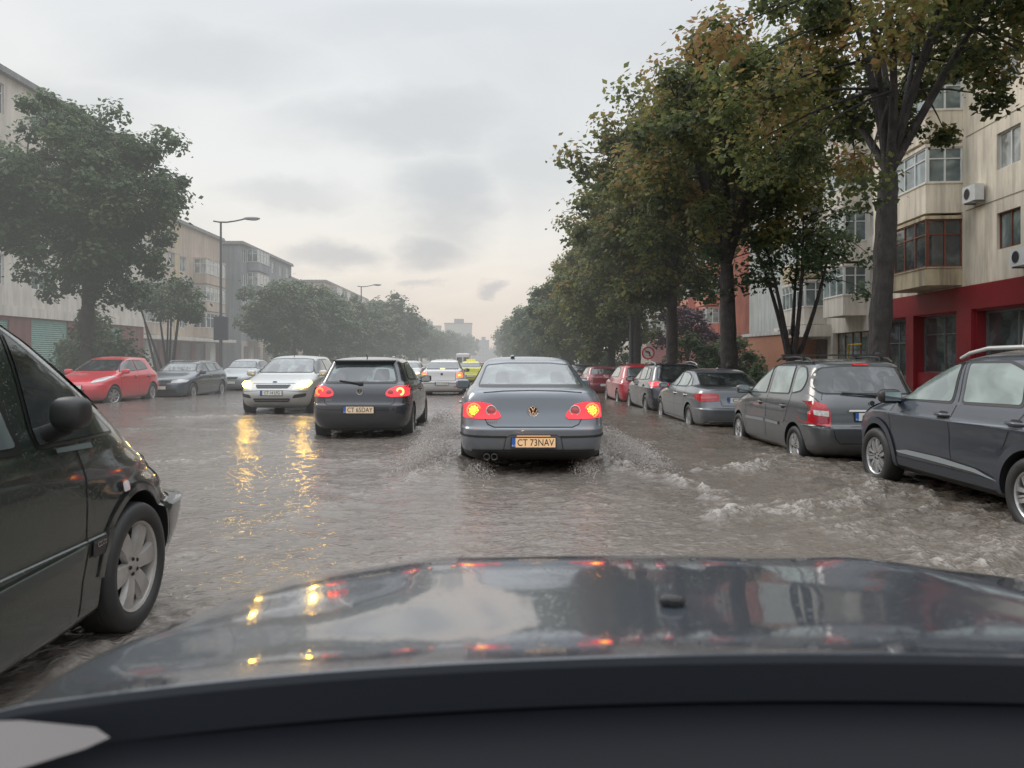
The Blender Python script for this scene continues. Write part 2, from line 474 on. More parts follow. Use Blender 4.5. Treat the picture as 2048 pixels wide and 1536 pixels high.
class Car:
    def __init__(s, name, label, cat, loc, rz, keys, paintmat, wb, r, tw=0.205, track=None, rim='multi', rimmat=None, dark_below=0.0,
                 archr=None, group=None, detail=2, ygw=(0, 0), steer=0.0, q=16):
        s.e = empty(name, loc, rz, label, cat, group)
        s.paint = paintmat; s.detail = detail
        vs, fs = body_shell(keys, q=q)
        s.P = Proj(vs, fs)
        s.keys = keys
        W = max(k[3] for k in keys)
        ym = [wb/2, -wb/2]
        s.wy = ym; s.r = r; s.W = W
        archr = archr or r+0.055
        s.archr = archr
        me = bpy.data.meshes.new('body'); me.from_pydata(vs, [], fs)
        for m in (paintmat, M['black'], M['liner']): me.materials.append(m)
        for p in me.polygons:
            p.use_smooth = True
            if p.center.z < dark_below: p.material_index = 1
            if len(p.vertices) > 4 and p.center.z < 0.5: p.material_index = 2
        body = bpy.data.objects.new('body', me); COL.objects.link(body)
        cut = MB()
        for y in ym:
            for sx in (-1, 1):
                x0, x1 = (W-.34, W+.3) if sx > 0 else (-W-.3, -W+.34)
                cut.lathe([(x0, .001), (x0, archr), (x1, archr), (x1, .001)], 40, center=(0, y, r), mi=2)
                # open the arch downwards
                cut_b = MB(); cut_b.box(x0, x1, y-archr, y+archr, -.3, r)
        cme = cut.mesh('cut', [paintmat, M['black'], M['liner']], True)
        bmc = bmesh.new(); bmc.from_mesh(cme)
        bmesh.ops.remove_doubles(bmc, verts=bmc.verts, dist=0.0005); 
        bmesh.ops.recalc_face_normals(bmc, faces=bmc.faces); bmc.to_mesh(cme); bmc.free()
        co = bpy.data.objects.new('cut', cme); COL.objects.link(co)
        md = body.modifiers.new('b', 'BOOLEAN'); md.object = co; md.operation = 'DIFFERENCE'; md.solver = 'EXACT'; md.material_mode = 'INDEX'
        dg = bpy.context.evaluated_depsgraph_get()
        nm = bpy.data.meshes.new_from_object(body.evaluated_get(dg))
        body.modifiers.clear(); bpy.data.objects.remove(co)
        bm = bmesh.new(); bm.from_mesh(nm)
        bmesh.ops.remove_doubles(bm, verts=bm.verts, dist=0.0008)
        for f in bm.faces: f.smooth = True
        mark_sharp(bm, R(38)); bm.to_mesh(nm); bm.free()
        nm.name = 'body'
        body.data = nm; body.parent = s.e; s.body = body
        track = track or W-0.012
        for y in ym:
            for sx in (-1, 1):
                add_wheel(s.e, sx*(track-tw/2), y, r, tw, rim, rimmat or M['alloy'], steer if y > 0 else 0)
    def part(s, name, mb, mats, parent=None):
        return mb.build(name, mats, parent or s.e, recalc=False)
    def windows(s, name, polys, ax, glass, seal=0.022, rnd=0.05, step=0.08, surround=True, trim=None, inside=()):
        axs = ['R', 'L'] if ax == 'S' else [ax]
        for a in axs:
            for p in polys:
                mb = MB()
                if surround: s.P.patch(mb, p, a, 0.004, step, 0, rnd)
                s.P.patch(mb, inset_poly(p, seal), a, 0.008, step, 1, max(.01, rnd-.015))
                for q in inside: s.P.patch(mb, q, a, 0.0095, step, 2, .05)
                s.part(name, mb, [M['seal'], glass, M['glass_dim']])
    def patchpart(s, name, poly, ax, mats, off=0.006, rnd=0.02, step=0.06, extra=(), parent=None):
        """extra: list of (poly, mi, off)"""
        axs = ['R', 'L'] if ax == 'S' else [ax]
        for a in axs:
            mb = MB(); s.P.patch(mb, poly, a, off, step, 0, rnd)
            for (p, mi, o) in extra: s.P.patch(mb, p, a, o, step, mi, 0)
            ob = s.part(name, mb, mats, parent)
        return ob
    def lines(s, name, segs, w=0.009, mat='gap', off=0.002):
        for ax, pts, *cl in segs:
            axs = ['R', 'L'] if ax == 'S' else [ax]
            for a in axs:
                mb = MB(); s.P.ribbon(mb, pts, a, w, off, 0, closed=bool(cl))
                s.part(name, mb, [M[mat] if isinstance(mat, str) else mat])
    def archlips(s, w=0.05, off=0.012, mat='black'):
        for y in s.wy:
            for a in ('R', 'L'):
                mb = MB(); s.P.ribbon(mb, arc(y, s.r, s.archr+w/2-.004, -8, 188, 28), a, w, off, 0)
                s.part('arch_trim', mb, [M[mat] if isinstance(mat, str) else mat])
    def handles(s, ys, z, mat, w=0.2, h=.03):
        for a, sx in (('R', 1), ('L', -1)):
            for y in ys:
                mb = MB(); p = s.P.hit(y, z, a, 0)
                mb.tube([(p.x-sx*.01, y-w/2, z), (p.x+sx*.028, y-w/2+.03, z+.003), (p.x+sx*.034, y, z+.004), (p.x+sx*.028, y+w/2-.03, z+.003), (p.x-sx*.01, y+w/2, z)], [h*.5, h*.5, h*.55, h*.5, h*.5], 8)
                s.P.patch(mb, [(y-w*.35, z-.045), (y+w*.35, z-.045), (y+w*.35, z+.04), (y-w*.35, z+.04)], a, 0.002, .05, 1, .03)
                s.part('door_handle', mb, [mat, M['gap']])
    def mirrors(s, y, z, mat, size=1.0, xo=0.13, sides=(-1, 1)):
        for sx in sides:
            p = s.P.hit(y, z, 'R' if sx > 0 else 'L', 0)
            mb = MB(); x = p.x + sx*xo
            ellipsoid(mb, (x, y, z+.03), .115*size, .075*size, .078*size, 3.2)
            mb.tube([(p.x-sx*.02, y, z-.02), (x-sx*.03, y, z-.01)], [.035, .028], 8)
            # mirror face looks back
            mb.add([(x-.085*size, y-.0765*size, z-.022), (x+.085*size, y-.0765*size, z-.022), (x+.085*size, y-.0765*size, z+.082), (x-.085*size, y-.0765*size, z+.082)], [(0, 1, 2, 3)], 1)
            s.part('side_mirror', mb, [mat, M['mirror_face']])
    def plate(s, text, ax, z, w=0.52, h=0.112, lit=False, xc=0.0, out=0.018, size=None, tilt=0.0):
        p = s.P.hit(xc, z, ax, 0)
        sg = -1 if ax == 'B' else 1
        y = p.y + sg*out
        mb = MB(); t = .012
        mb.box(xc-w/2-.012, xc+w/2+.012, y-t/2, y+t/2, z-h/2-.014, z+h/2+.010, 1)
        y1 = y+sg*(t/2+.0015)
        def quad(x0, x1, z0, z1, yy, mi):
            vs = [(x0, yy, z0), (x1, yy, z0), (x1, yy, z1), (x0, yy, z1)]
            mb.add(vs if ax == 'B' else vs[::-1], [(0, 1, 2, 3)], mi)
        quad(xc-w/2, xc+w/2, z-h/2, z+h/2, y1, 0)
        bx0 = xc-w/2 if ax == 'B' else xc+w/2-.045
        quad(bx0, bx0+.045, z-h/2, z+h/2, y1+sg*.0015, 2)
        ob = s.part('number_plate', mb, [M['plate_dim'] if lit == 'dim' else (M['plate_lit'] if lit else M['plate']), M['black'], M['plate_blue']])
        if text:
            tx = xc + (.024 if ax == 'B' else -.024)
            rot = (R(90), 0, 0) if ax == 'B' else (R(90), 0, R(180))
            text_obj(text, size or h*1.02, M['ink'], ob, (tx, y1+sg*.003, z-.003), rot, 'plate_lettering', sx=(w-.075)/max(.2, len(text)*h*.60), ext=0.0006)
            if ax == 'B':
                text_obj('RO', .03, M['plate'], ob, (bx0+.0225, y1-.0035, z-h*.33), rot, 'country_letters')
        return ob
    def badge_ring(s, z, ax='B', r=0.06, xc=0.0, letters=True):
        p = s.P.hit(xc, z, ax, 0); sg = -1 if ax == 'B' else 1
        y = p.y + sg*.012
        mb = MB()
        mb.lathe([(-.006, r*.80), (sg*.006, r*.84), (sg*.009, r*.92), (sg*.006, r), (-.006, r)], 32, axis='Y', center=(xc, y, z))
        mb.lathe([(0, r*.83), (0, .001)], 32, axis='Y', center=(xc, y, z), mi=1)
        if letters:
            def st(x0, z0, x1, z1):
                a = Vector((xc+x0*r, y+sg*.006, z+z0*r)); b = Vector((xc+x1*r, y+sg*.006, z+z1*r))
                d = (b-a).normalized(); n = Vector((-d.z, 0, d.x))*r*.075
                vs = [a-n, b-n, b+n, a+n]
                mb.add(vs, [(0, 1, 2, 3)], 0)
            # two stacked letter shapes inside the ring
            st(-.34, .78, 0, .10); st(.34, .78, 0, .10)
            st(-.76, .38, -.34, -.74); st(-.34, -.74, 0, .0); st(0, .0, .34, -.74); st(.34, -.74, .76, .38)
        s.part('badge', mb, [M['chrome'], M['black']])

def circle(cx, cz, r, n=20):
    return [(cx+r*math.cos(2*math.pi*i/n), cz+r*math.sin(2*math.pi*i/n)) for i in range(n)]

def mirx(poly):
    return [(-x, z) for x, z in reversed(poly)]

# body outlines: z, y_front, y_rear, half width, n_front, n_rear
K_SEDAN = [(.19, 2.05, -2.05, .78, 5, 7), (.26, 2.24, -2.28, .865, 5, 7.5), (.36, 2.33, -2.37, .895, 5, 8), (.50, 2.36, -2.40, .908, 5, 8.5), (.595, 2.355, -2.405, .91, 5, 8.5),
           (.625, 2.35, -2.375, .905, 5, 8.5), (.72, 2.27, -2.335, .905, 5, 8.5), (.82, 2.05, -2.30, .90, 5, 8.5), (.92, 1.62, -2.275, .882, 5, 8), (.98, 1.28, -2.26, .858, 5.2, 7.5),
           (1.03, 1.05, -2.235, .828, 5.5, 7), (1.065, .96, -2.12, .80, 5.5, 7), (1.10, .86, -1.80, .765, 5.5, 6.5), (1.19, .68, -1.52, .712, 5.5, 6.5), (1.29, .46, -1.25, .66, 5.5, 6), (1.37, .25, -1.02, .615, 5.5, 6),
           (1.415, .05, -.86, .572, 5.5, 6), (1.445, -.10, -.66, .49, 5, 5), (1.462, -.16, -.50, .36, 4, 4), (1.470, -.2, -.4, .18, 3, 3)]
K_HATCH = [(.19, 1.85, -1.75, .76, 5, 7), (.26, 2.03, -1.93, .835, 5, 7.5), (.38, 2.13, -2.03, .868, 5, 8), (.52, 2.16, -2.055, .88, 5, 8.5), (.64, 2.13, -2.05, .88, 5, 8.5),
           (.675, 2.10, -2.015, .876, 5, 8.5), (.76, 2.0, -1.985, .873, 5, 8.5), (.86, 1.74, -1.955, .865, 5, 8.5), (.94, 1.40, -1.92, .842, 5, 8), (1.0, 1.12, -1.865, .81, 5.2, 7.5),
           (1.05, .98, -1.80, .782, 5.5, 7), (1.14, .78, -1.70, .742, 5.5, 7), (1.24, .56, -1.60, .702, 5.5, 7), (1.34, .33, -1.50, .655, 5.5, 7), (1.385, .20, -1.47, .632, 5.5, 7),
           (1.425, .04, -1.44, .59, 5.5, 7), (1.452, -.08, -1.25, .52, 5, 6), (1.472, -.18, -1.0, .40, 4.5, 5), (1.484, -.25, -.75, .2, 3, 3)]
K_MPV = [(.20, 1.78, -1.78, .77, 5, 7), (.28, 1.96, -1.95, .85, 5, 7.5), (.40, 2.04, -2.04, .875, 5, 8), (.54, 2.07, -2.06, .885, 5, 8.5), (.64, 2.05, -2.055, .885, 5, 8.5),
         (.675, 2.03, -2.005, .88, 5, 8.5), (.78, 1.92, -1.985, .878, 5, 8.5), (.90, 1.68, -1.965, .868, 5, 8.5), (1.0, 1.36, -1.93, .845, 5, 8), (1.06, 1.20, -1.90, .822, 5, 7.5),
         (1.12, 1.06, -1.86, .80, 5.3, 7), (1.22, .88, -1.80, .765, 5.5, 7), (1.34, .64, -1.73, .725, 5.5, 7), (1.46, .37, -1.66, .68, 5.5, 7), (1.52, .20, -1.62, .645, 5.5, 7),
         (1.56, .02, -1.56, .595, 5.5, 7), (1.59, -.12, -1.40, .51, 5, 6), (1.612, -.25, -1.1, .38, 4.5, 5), (1.622, -.3, -.85, .2, 3, 3)]
K_SUV = [(.24, 1.95, -1.95, .80, 5, 7), (.32, 2.10, -2.08, .885, 5, 7.5), (.45, 2.17, -2.16, .91, 5, 8), (.60, 2.20, -2.18, .915, 5, 8), (.74, 2.17, -2.15, .912, 5, 8),
         (.86, 2.02, -2.11, .925, 5, 8), (.90, 1.95, -2.09, .928, 5, 8), (.94, 1.85, -2.07, .905, 5, 8), (1.0, 1.62, -2.04, .882, 5, 8), (1.07, 1.30, -2.00, .855, 5, 7.5), (1.12, 1.10, -1.95, .83, 5, 7),
         (1.20, .94, -1.88, .795, 5.5, 7), (1.32, .68, -1.78, .75, 5.5, 7), (1.44, .40, -1.68, .70, 5.5, 7), (1.52, .18, -1.62, .66, 5.5, 7),
         (1.565, 0, -1.58, .61, 5.5, 7), (1.60, -.15, -1.42, .52, 5, 6), (1.63, -.3, -1.1, .38, 4.5, 5), (1.645, -.35, -.85, .2, 3, 3)]
K_WAGON = [k if i < 10 else k for i, k in enumerate(K_SEDAN[:10])] + [(1.03, 1.05, -2.20, .828, 5.5, 7), (1.10, .86, -2.12, .775, 5.5, 7), (1.19, .68, -2.02, .725, 5.5, 7), (1.29, .46, -1.90, .675, 5.5, 7),
           (1.36, .28, -1.80, .64, 5.5, 7), (1.40, .1, -1.72, .59, 5.5, 6), (1.43, -.08, -1.5, .5, 5, 5), (1.445, -.2, -1.2, .36, 4, 4), (1.453, -.3, -.9, .18, 3, 3)]

def scl(keys, sy=1, sz=1, sw=1, dy=0):
    return [(z*sz, f*sy+dy, r*sy+dy, w*sw, a, b) for z, f, r, w, a, b in keys]
# ------------------------------------------------------------------ the street's fall and camber
def sstep(a, b, x):
    t = min(1, max(0, (x-a)/(b-a))); return t*t*(3-2*t)
def zw(x, y):
    """still level of the flood water"""
    s = -0.008*max(0.0, min(y, 190) - 12)
    return s - 0.13*sstep(1.8, 4.5, x) + 0.011*max(0.0, min(-x, 13)-3)

# ------------------------------------------------------------------ cars
def plain_side(s, y0, y1, zb, zt, glass='glass', pil=(0.05, -0.95), front=0.34, back=0.25, three=False, seal=.02):
    """two door windows and a rear quarter, leaning with the pillars"""
    yA, yB = pil
    s.windows('side_window', [[(y0, zb), (y1, zb), (y1-front*1.25, zb+(zt-zb)*.68), (y1-front*2.1, zt), (y0+.04, zt-.005)]], 'S', M[glass], seal, .04)
    return

# 1 ---- grey saloon ahead
GREY_BLUE = paint('blue_grey_paint', (0.150, 0.168, 0.192), 0.25, 0.34, 0.12, 0.5)
c = Car('car', 'blue-grey saloon straight ahead with lit tail lights and orange-lit number plate', 'car', (0.49, 11.36, -0.08), 0,
        K_SEDAN, GREY_BLUE, 2.71, .318, track=.90, rim='multi', dark_below=.335, q=20)
P = c.P
HEADS = [[(-.46, 1.12), (-.26, 1.12), (-.28, 1.27), (-.44, 1.27)], [(.26, 1.12), (.46, 1.12), (.44, 1.27), (.28, 1.27)], [(-.60, 1.105), (.60, 1.105), (.58, 1.14), (-.58, 1.14)]]
HEADG = [[(-.48, 1.07), (-.24, 1.07), (-.27, 1.25), (-.45, 1.25)], [(.20, 1.07), (.50, 1.07), (.46, 1.27), (.24, 1.27)], [(-.05, 1.06), (.1, 1.06), (.08, 1.17), (-.03, 1.17)]]
HEADM = [[(-.50, 1.16), (-.26, 1.16), (-.28, 1.36), (-.47, 1.36)], [(.24, 1.16), (.50, 1.16), (.47, 1.38), (.27, 1.38)], [(-.1, 1.16), (.1, 1.16), (.08, 1.29), (-.08, 1.29)]]
c.windows('rear_window', [[(-.685, 1.085), (.685, 1.085), (.575, 1.365), (.30, 1.392), (-.30, 1.392), (-.575, 1.365)]], 'B', M['glass_mid'], .018, .05, step=.05, inside=HEADS)
c.windows('front_side_window', [[(-.10, 1.03), (.88, 1.03), (.50, 1.25), (.22, 1.365), (-.05, 1.385)]], 'S', M['glass'])
c.windows('rear_side_window', [[(-1.05, 1.05), (-.16, 1.03), (-.11, 1.385), (-.55, 1.37), (-.95, 1.26)]], 'S', M['glass'])
c.windows('windscreen', [[(-.72, 1.06), (.72, 1.06), (.58, 1.38), (-.58, 1.38)]], 'F', M['glass'], rnd=.08)
for sg in (-1, 1):
    out = [(sg*.84, .905), (sg*.64, .925), (sg*.50, .90), (sg*.405, .80), (sg*.385, .745), (sg*.43, .722), (sg*.62, .722), (sg*.86, .735)]
    if sg < 0: out = out[::-1]
    ob = c.patchpart('tail_light', out, 'B', [M['red_glow' if sg > 0 else 'red_glow'], M['gap']], .012, .03, .04)
    for (cx, rr, lit) in ((sg*.715, .090, True), (sg*.505, .066, False)):
        mb = MB()
        p = P.hit(cx, .822, 'B', .016)
        ring = [(0, rr), (-.012, rr*.97), (-.012, rr*.80), (0, rr*.76)]
        mb.lathe(ring, 28, axis='Y', center=(cx, p.y, .822), mi=0)
        mb.lathe([(-.004, rr*.78), (-.010, rr*.45), (-.012, .001)], 28, axis='Y', center=(cx, p.y, .822), mi=1)
        if lit:
            for k in range(9):
                a = k*2*math.pi/9
                mb.lathe([(-.008, rr*.17), (-.017, rr*.12), (-.018, .001)], 10, axis='Y', center=(cx+math.cos(a)*rr*.52, p.y, .822+math.sin(a)*rr*.52), mi=2)
            mb.lathe([(-.008, rr*.34), (-.02, rr*.22), (-.021, .001)], 12, axis='Y', center=(cx, p.y, .822), mi=2)
            mats = [M['red_hot'], M['red_glow'], M['amber_hot']]
        else:
            mats = [M['clear_lens'], M['pink_lens'], M['red_lens']]
        c.part('lamp', mb, mats, ob)
c.lines('shut_line', [('B', [(-.62, .925), (-.60, .82), (-.585, .73), (-.545, .66), (-.47, .628), (.47, .628), (.545, .66), (.585, .73), (.60, .82), (.62, .925)]),
                       ('B', [(-.60, 1.035), (-.35, 1.052), (0, 1.058), (.35, 1.052), (.60, 1.035)]),
                       ('S', [(-.12, 1.38), (-.14, 1.0), (-.16, .34)]), ('S', [(.86, 1.02), (.93, .8), (.93, .3)]), ('S', [(-1.0, 1.05), (-1.12, .9), (-1.05, .7)])], .011)
c.lines('bumper_strip', [('B', [(-.84, .520), (-.44, .512), (-.32, .511)]), ('B', [(.84, .520), (.44, .512), (.32, .511)]), ('S', [(-2.35, .52), (-1.78, .52)])], .026, 'black', .006)
mb = MB()
P.ribbon(mb, [(-.36, .345), (-.33, .50), (-.27, .535), (.27, .535), (.33, .50), (.36, .345)], 'B', .014, .003)
c.part('plate_recess', mb, [simple('recess_edge', (.05, .055, .06), .4)])
mb = MB(); P.ribbon(mb, [(-.74, .345), (.74, .345)], 'B', .02, .01); c.part('valance_lip', mb, [M['black']])
c.plate('CT 73NAV', 'B', .447, lit=True, out=.02)
mb = MB(); mb.box(-.20, .20, -2.432, -2.40, .518, .532); c.part('plate_lamp', mb, [simple('lamp_bar', g(.05), .4, emit=(1, .5, .2), estr=.6)])
c.badge_ring(.812, r=.066)
text_obj('PASSAT', .042, M['chrome'], c.e, (-.50, P.hit(-.50, .685, 'B', .008).y, .685), (R(90), 0, 0), 'model_lettering', ext=.001)
mb = MB()
for x in (-.56, -.47): mb.lathe([(-.02, .022), (-.06, .034), (-.06, .040), (.06, .04)], 16, axis='Y', center=(x, -2.345, .272))
c.part('exhaust', mb, [simple('sooty_pipe', (.07, .065, .06), .5, metal=.5)])
mb = MB(); ellipsoid(mb, (-.2, -.55, 1.475), .035, .09, .02, 2.2); c.part('roof_antenna', mb, [GREY_BLUE])
c.mirrors(.72, 1.0, GREY_BLUE, 1.0, .15)
c.handles([-.28, -1.2], .86, GREY_BLUE)
passat = c

# 2 ---- black hatchback
BLACKP = paint('black_paint', (0.010, 0.012, 0.020), 0.1, 0.25, 0.2, 0.45)
c = Car('car', 'black three-door hatchback in the left lane with red brake lights', 'car', (-2.31, 15.0, -0.10), 0,
        K_HATCH, BLACKP, 2.578, .316, track=.875, rim='multi', rimmat=M['alloy_dirty'], q=20, dark_below=.24)
P = c.P
c.windows('rear_window', [[(-.66, 1.015), (.66, 1.015), (.60, 1.20), (.535, 1.375), (-.535, 1.375), (-.60, 1.20)]], 'B', M['glass_seats'], .035, .07, step=.05, inside=HEADG)
c.windows('side_window', [[(-.22, 1.03), (.90, 1.02), (.52, 1.25), (.22, 1.38), (-.18, 1.40)]], 'S', M['glass_mid'], trim=1)
c.windows('quarter_window', [[(-1.22, 1.07), (-.27, 1.04), (-.23, 1.395), (-.9, 1.375), (-1.12, 1.28)]], 'S', M['glass'])
c.windows('windscreen', [[(-.70, 1.05), (.70, 1.05), (.58, 1.38), (-.58, 1.38)]], 'F', M['glass'], rnd=.08)
for sg in (-1, 1):
    out = [(sg*.83, .985), (sg*.66, .985), (sg*.50, .93), (sg*.445, .86), (sg*.46, .805), (sg*.56, .788), (sg*.85, .80)]
    if sg < 0: out = out[::-1]
    ob = c.patchpart('tail_light', out, 'B', [M['red_glow']], .012, .04, .04)
    mb = MB(); p = P.hit(sg*.70, .88, 'B', .016); rr = .075
    mb.lathe([(0, rr), (-.012, rr*.9), (-.012, rr*.55), (0, rr*.5)], 24, axis='Y', center=(sg*.70, p.y, .88), mi=0)
    mb.lathe([(0, rr*.5), (-.004, .001)], 20, axis='Y', center=(sg*.70, p.y, .88), mi=1)
    c.part('lamp', mb, [M['brake_hot'] if sg > 0 else M['red_hot'], M['red_glow']], ob)
    mb = MB(); p = P.hit(sg*.535, .87, 'B', .015); rr = .05
    mb.lathe([(0, rr), (-.008, rr*.8), (-.004, .001)], 20, axis='Y', center=(sg*.535, p.y, .87))
    c.part('lamp', mb, [M['pink_lens']], ob)
c.lines('shut_line', [('B', [(-.62, .78), (-.60, .69), (-.55, .655), (.55, .655), (.60, .69), (.62, .78)]), ('S', [(-.22, 1.4), (-.25, .9), (-.3, .35)]), ('S', [(.9, 1.0), (.95, .6), (.93, .3)]), ('S', [(-2.0, .66), (-1.7, .64)])], .010)
c.lines('door_trim', [('S', [(-.22, 1.012), (.3, 1.01), (.86, 1.0)])], .016, 'chrome', .008)
c.plate('CT 65DAY', 'B', .57, out=.016, lit='dim')
c.badge_ring(.885, r=.062)
text_obj('GOLF', .045, M['chrome'], c.e, (-.53, P.hit(-.53, .735, 'B', .008).y, .735), (R(90), 0, 0), 'model_lettering', ext=.001)
text_obj('TDI', .035, M['chrome'], c.e, (.53, P.hit(.53, .715, 'B', .008).y, .715), (R(90), 0, 0), 'engine_lettering', ext=.001)
c.mirrors(.80, 1.0, BLACKP, 1.0, .15)
c.handles([0.0], .86, BLACKP)
mb = MB(); mb.tube([(0, -1.15, 1.46), (0, -1.25, 1.53)], [.012, .005], 6); c.part('roof_antenna', mb, [M['black']])
mb = MB()
p0 = P.hit(.0, 1.02, 'B', .02); p1 = P.hit(-.38, 1.07, 'B', .02)
mb.tube([p0, p1], [.018, .008], 6); ellipsoid(mb, p0, .05, .025, .03); c.part('rear_wiper', mb, [M['black']])
mb = MB(); mb.box(-.56, .56, -1.555, -1.38, 1.405, 1.425); c.part('roof_spoiler', mb, [BLACKP])

# 3 ---- silver hatchback with headlights on
SILVER = paint('silver_paint', (0.47, 0.47, 0.45), 0.45, 0.35, 0.15, 0.5)
c = Car('car', 'silver hatchback coming towards the camera with bright yellow headlights', 'car', (-5.42, 20.6, -0.08), math.pi,
        scl(K_HATCH, 1.03, 1.005, 1.035), SILVER, 2.64, .316, track=.905, rim='five', rimmat=M['alloy_dirty'], q=20)
P = c.P
c.windows('windscreen', [[(-.73, 1.045), (.73, 1.045), (.66, 1.2), (.575, 1.40), (.3, 1.425), (-.3, 1.425), (-.575, 1.40), (-.66, 1.2)]], 'F', M['glass_mid'], .02, .07, step=.05, inside=HEADG)
c.windows('front_side_window', [[(-.25, 1.03), (.88, 1.02), (.54, 1.25), (.22, 1.38), (-.2, 1.40)]], 'S', M['glass'])
c.windows('rear_side_window', [[(-1.15, 1.07), (-.3, 1.03), (-.25, 1.40), (-.85, 1.385), (-1.15, 1.22)]], 'S', M['glass_mid'])
for sg in (-1, 1):
    out = [(sg*.50, .66), (sg*.82, .70), (sg*.855, .80), (sg*.80, .875), (sg*.66, .86), (sg*.55, .79)]
    if sg > 0: out = out[::-1]
    ob = c.patchpart('headlight', out, 'F', [M['head_lens']], .010, .03, .04)
    mb = MB(); p = P.hit(sg*.70, .775, 'F', .03)
    mb.lathe([(0, .085), (.014, .06), (.018, .001)], 20, axis='Y', center=(sg*.70, p.y, .775)); c.part('lamp', mb, [M['head_hot']], ob)
    fp = [(sg*.50, .44), (sg*.78, .47), (sg*.80, .56), (sg*.55, .53)]
    if sg > 0: fp = fp[::-1]
    c.patchpart('fog_light_recess', fp, 'F', [M['black']], .006, .03)
c.patchpart('grille', [(-.38, .685), (.38, .685), (.44, .775), (-.44, .775)], 'F', [M['black'], M['chrome']], .006, .03, .05, extra=[([(-.36, .78+.0), (.36, .78), (.36, .79), (-.36, .79)], 1, .014)])
c.patchpart('lower_grille', [(-.42, .345), (.42, .345), (.46, .44), (-.46, .44)], 'F', [M['black'], M['alloy_dirty']], .006, .03, .05, extra=[([(-.42, .39), (.42, .39), (.42, .40), (-.42, .40)], 1, .012)])
c.lines('shut_line', [('F', [(-.52, .80), (-.44, .80), (.44, .80), (.52, .80)]), ('S', [(-.28, 1.4), (-.3, .9), (-.3, .3)]), ('S', [(.88, 1.0), (.93, .6), (.93, .3)]), ('F', [(-.80, .60), (-.3, .63), (.3, .63), (.80, .60)])], .010)
c.plate('CT 14 LFG', 'F', .575, out=.02)
c.mirrors(.78, 1.0, SILVER, 1.0, .15); c.handles([-.1, -1.05], .86, SILVER)
mb = MB(); ellipsoid(mb, (0, P.hit(0, .83, 'F', .005).y, .83), .06, .008, .026, 2.2); c.part('badge', mb, [simple('oval_badge', (.05, .1, .3), .3)])
mb = MB(); mb.tube([(0, .1, 1.45), (0, 0.02, 1.52)], [.012, .005], 6); c.part('roof_antenna', mb, [M['black']])

# 4 ---- white saloon with brake lights
WHITE = paint('white_paint', (0.60, 0.58, 0.57), 0.0, 0.35, 0.1, 0.3)
c = Car('car', 'white saloon braking in the left lane beyond the black hatchback', 'car', (-2.03, 32.1, -0.26), 0,
        scl(K_SEDAN, .915, 1.03, .955), WHITE, 2.63, .31, rim='cover', rimmat=M['alloy_dirty'], dark_below=.25)
P = c.P
c.windows('rear_window', [[(-.66, 1.12), (.66, 1.12), (.57, 1.40), (-.57, 1.40)]], 'B', M['glass'], .02, .05, step=.06)
c.windows('front_side_window', [[(-.10, 1.06), (.80, 1.06), (.50, 1.25), (.22, 1.40), (-.05, 1.42)]], 'S', M['glass'])
c.windows('rear_side_window', [[(-1.0, 1.08), (-.16, 1.06), (-.11, 1.42), (-.5, 1.40), (-.9, 1.29)]], 'S', M['glass'])
for sg in (-1, 1):
    out = [(sg*.83, .80), (sg*.60, .80), (sg*.60, .98), (sg*.70, 1.0), (sg*.82, .98)]
    if sg > 0: out = out[::-1]
    ob = c.patchpart('tail_light', out, 'B', [M['red_hot']], .012, .03, .05)
    mb = MB(); P.patch(mb, [(sg*.70-.055, .855), (sg*.70+.055, .855), (sg*.70+.055, .93), (sg*.70-.055, .93)], 'B', .02, .05, 0, .02)
    c.part('lamp', mb, [M['brake_hot']], ob)
mb = MB(); P.patch(mb, [(-.10, 1.135), (.10, 1.135), (.10, 1.165), (-.10, 1.165)], 'B', .02, .1, 0, .01); c.part('high_brake_light', mb, [M['brake_hot']])
c.lines('shut_line', [('B', [(-.56, 1.0), (-.56, .70), (-.5, .665), (.5, .665), (.56, .70), (.56, 1.0)]), ('B', [(-.8, .57), (.8, .57)])], .014)
c.plate('CT 15 KLM', 'B', .56); c.badge_ring(.93, r=.055, letters=False)
c.mirrors(.68, 1.02, M['black'], 1.0, .13)
c.patchpart('reflector', [(.48, .42), (.62, .42), (.62, .45), (.48, .45)], 'B', [M['red_lens']], .01, .005)

# 5 ---- taxi
YEL = paint('yellow_paint', (0.62, 0.60, 0.03), 0.0, 0.35, 0.1, 0.2)
c = Car('taxi', 'bright yellow taxi saloon with a roof sign ahead of the white saloon', 'taxi', (-1.45, 50.5, -0.45), 0,
        scl(K_SEDAN, .915, 1.03, .955), YEL, 2.63, .31, rim='cover', rimmat=M['alloy_dirty'], dark_below=.25)
P = c.P
c.windows('rear_window', [[(-.66, 1.12), (.66, 1.12), (.57, 1.40), (-.57, 1.40)]], 'B', M['glass'], .02, .05, step=.06)
c.windows('side_window', [[(-1.0, 1.08), (.8, 1.06), (.5, 1.25), (.22, 1.40), (-.5, 1.41), (-.9, 1.29)]], 'S', M['glass'])
for sg in (-1, 1):
    out = [(sg*.83, .80), (sg*.60, .80), (sg*.60, .98), (sg*.70, 1.0), (sg*.82, .98)]
    if sg > 0: out = out[::-1]
    c.patchpart('tail_light', out, 'B', [M['red_hot']], .012, .03, .05)
mb = MB(); mb.box(-.30, .30, -.25, -.07, 1.50, 1.64); c.part('taxi_sign', mb, [simple('sign_yellow', (.75, .7, .1), .4, emit=(1, .8, .2), estr=.3)])
c.plate('', 'B', .56); c.mirrors(.68, 1.02, M['black'], 1.0, .13)

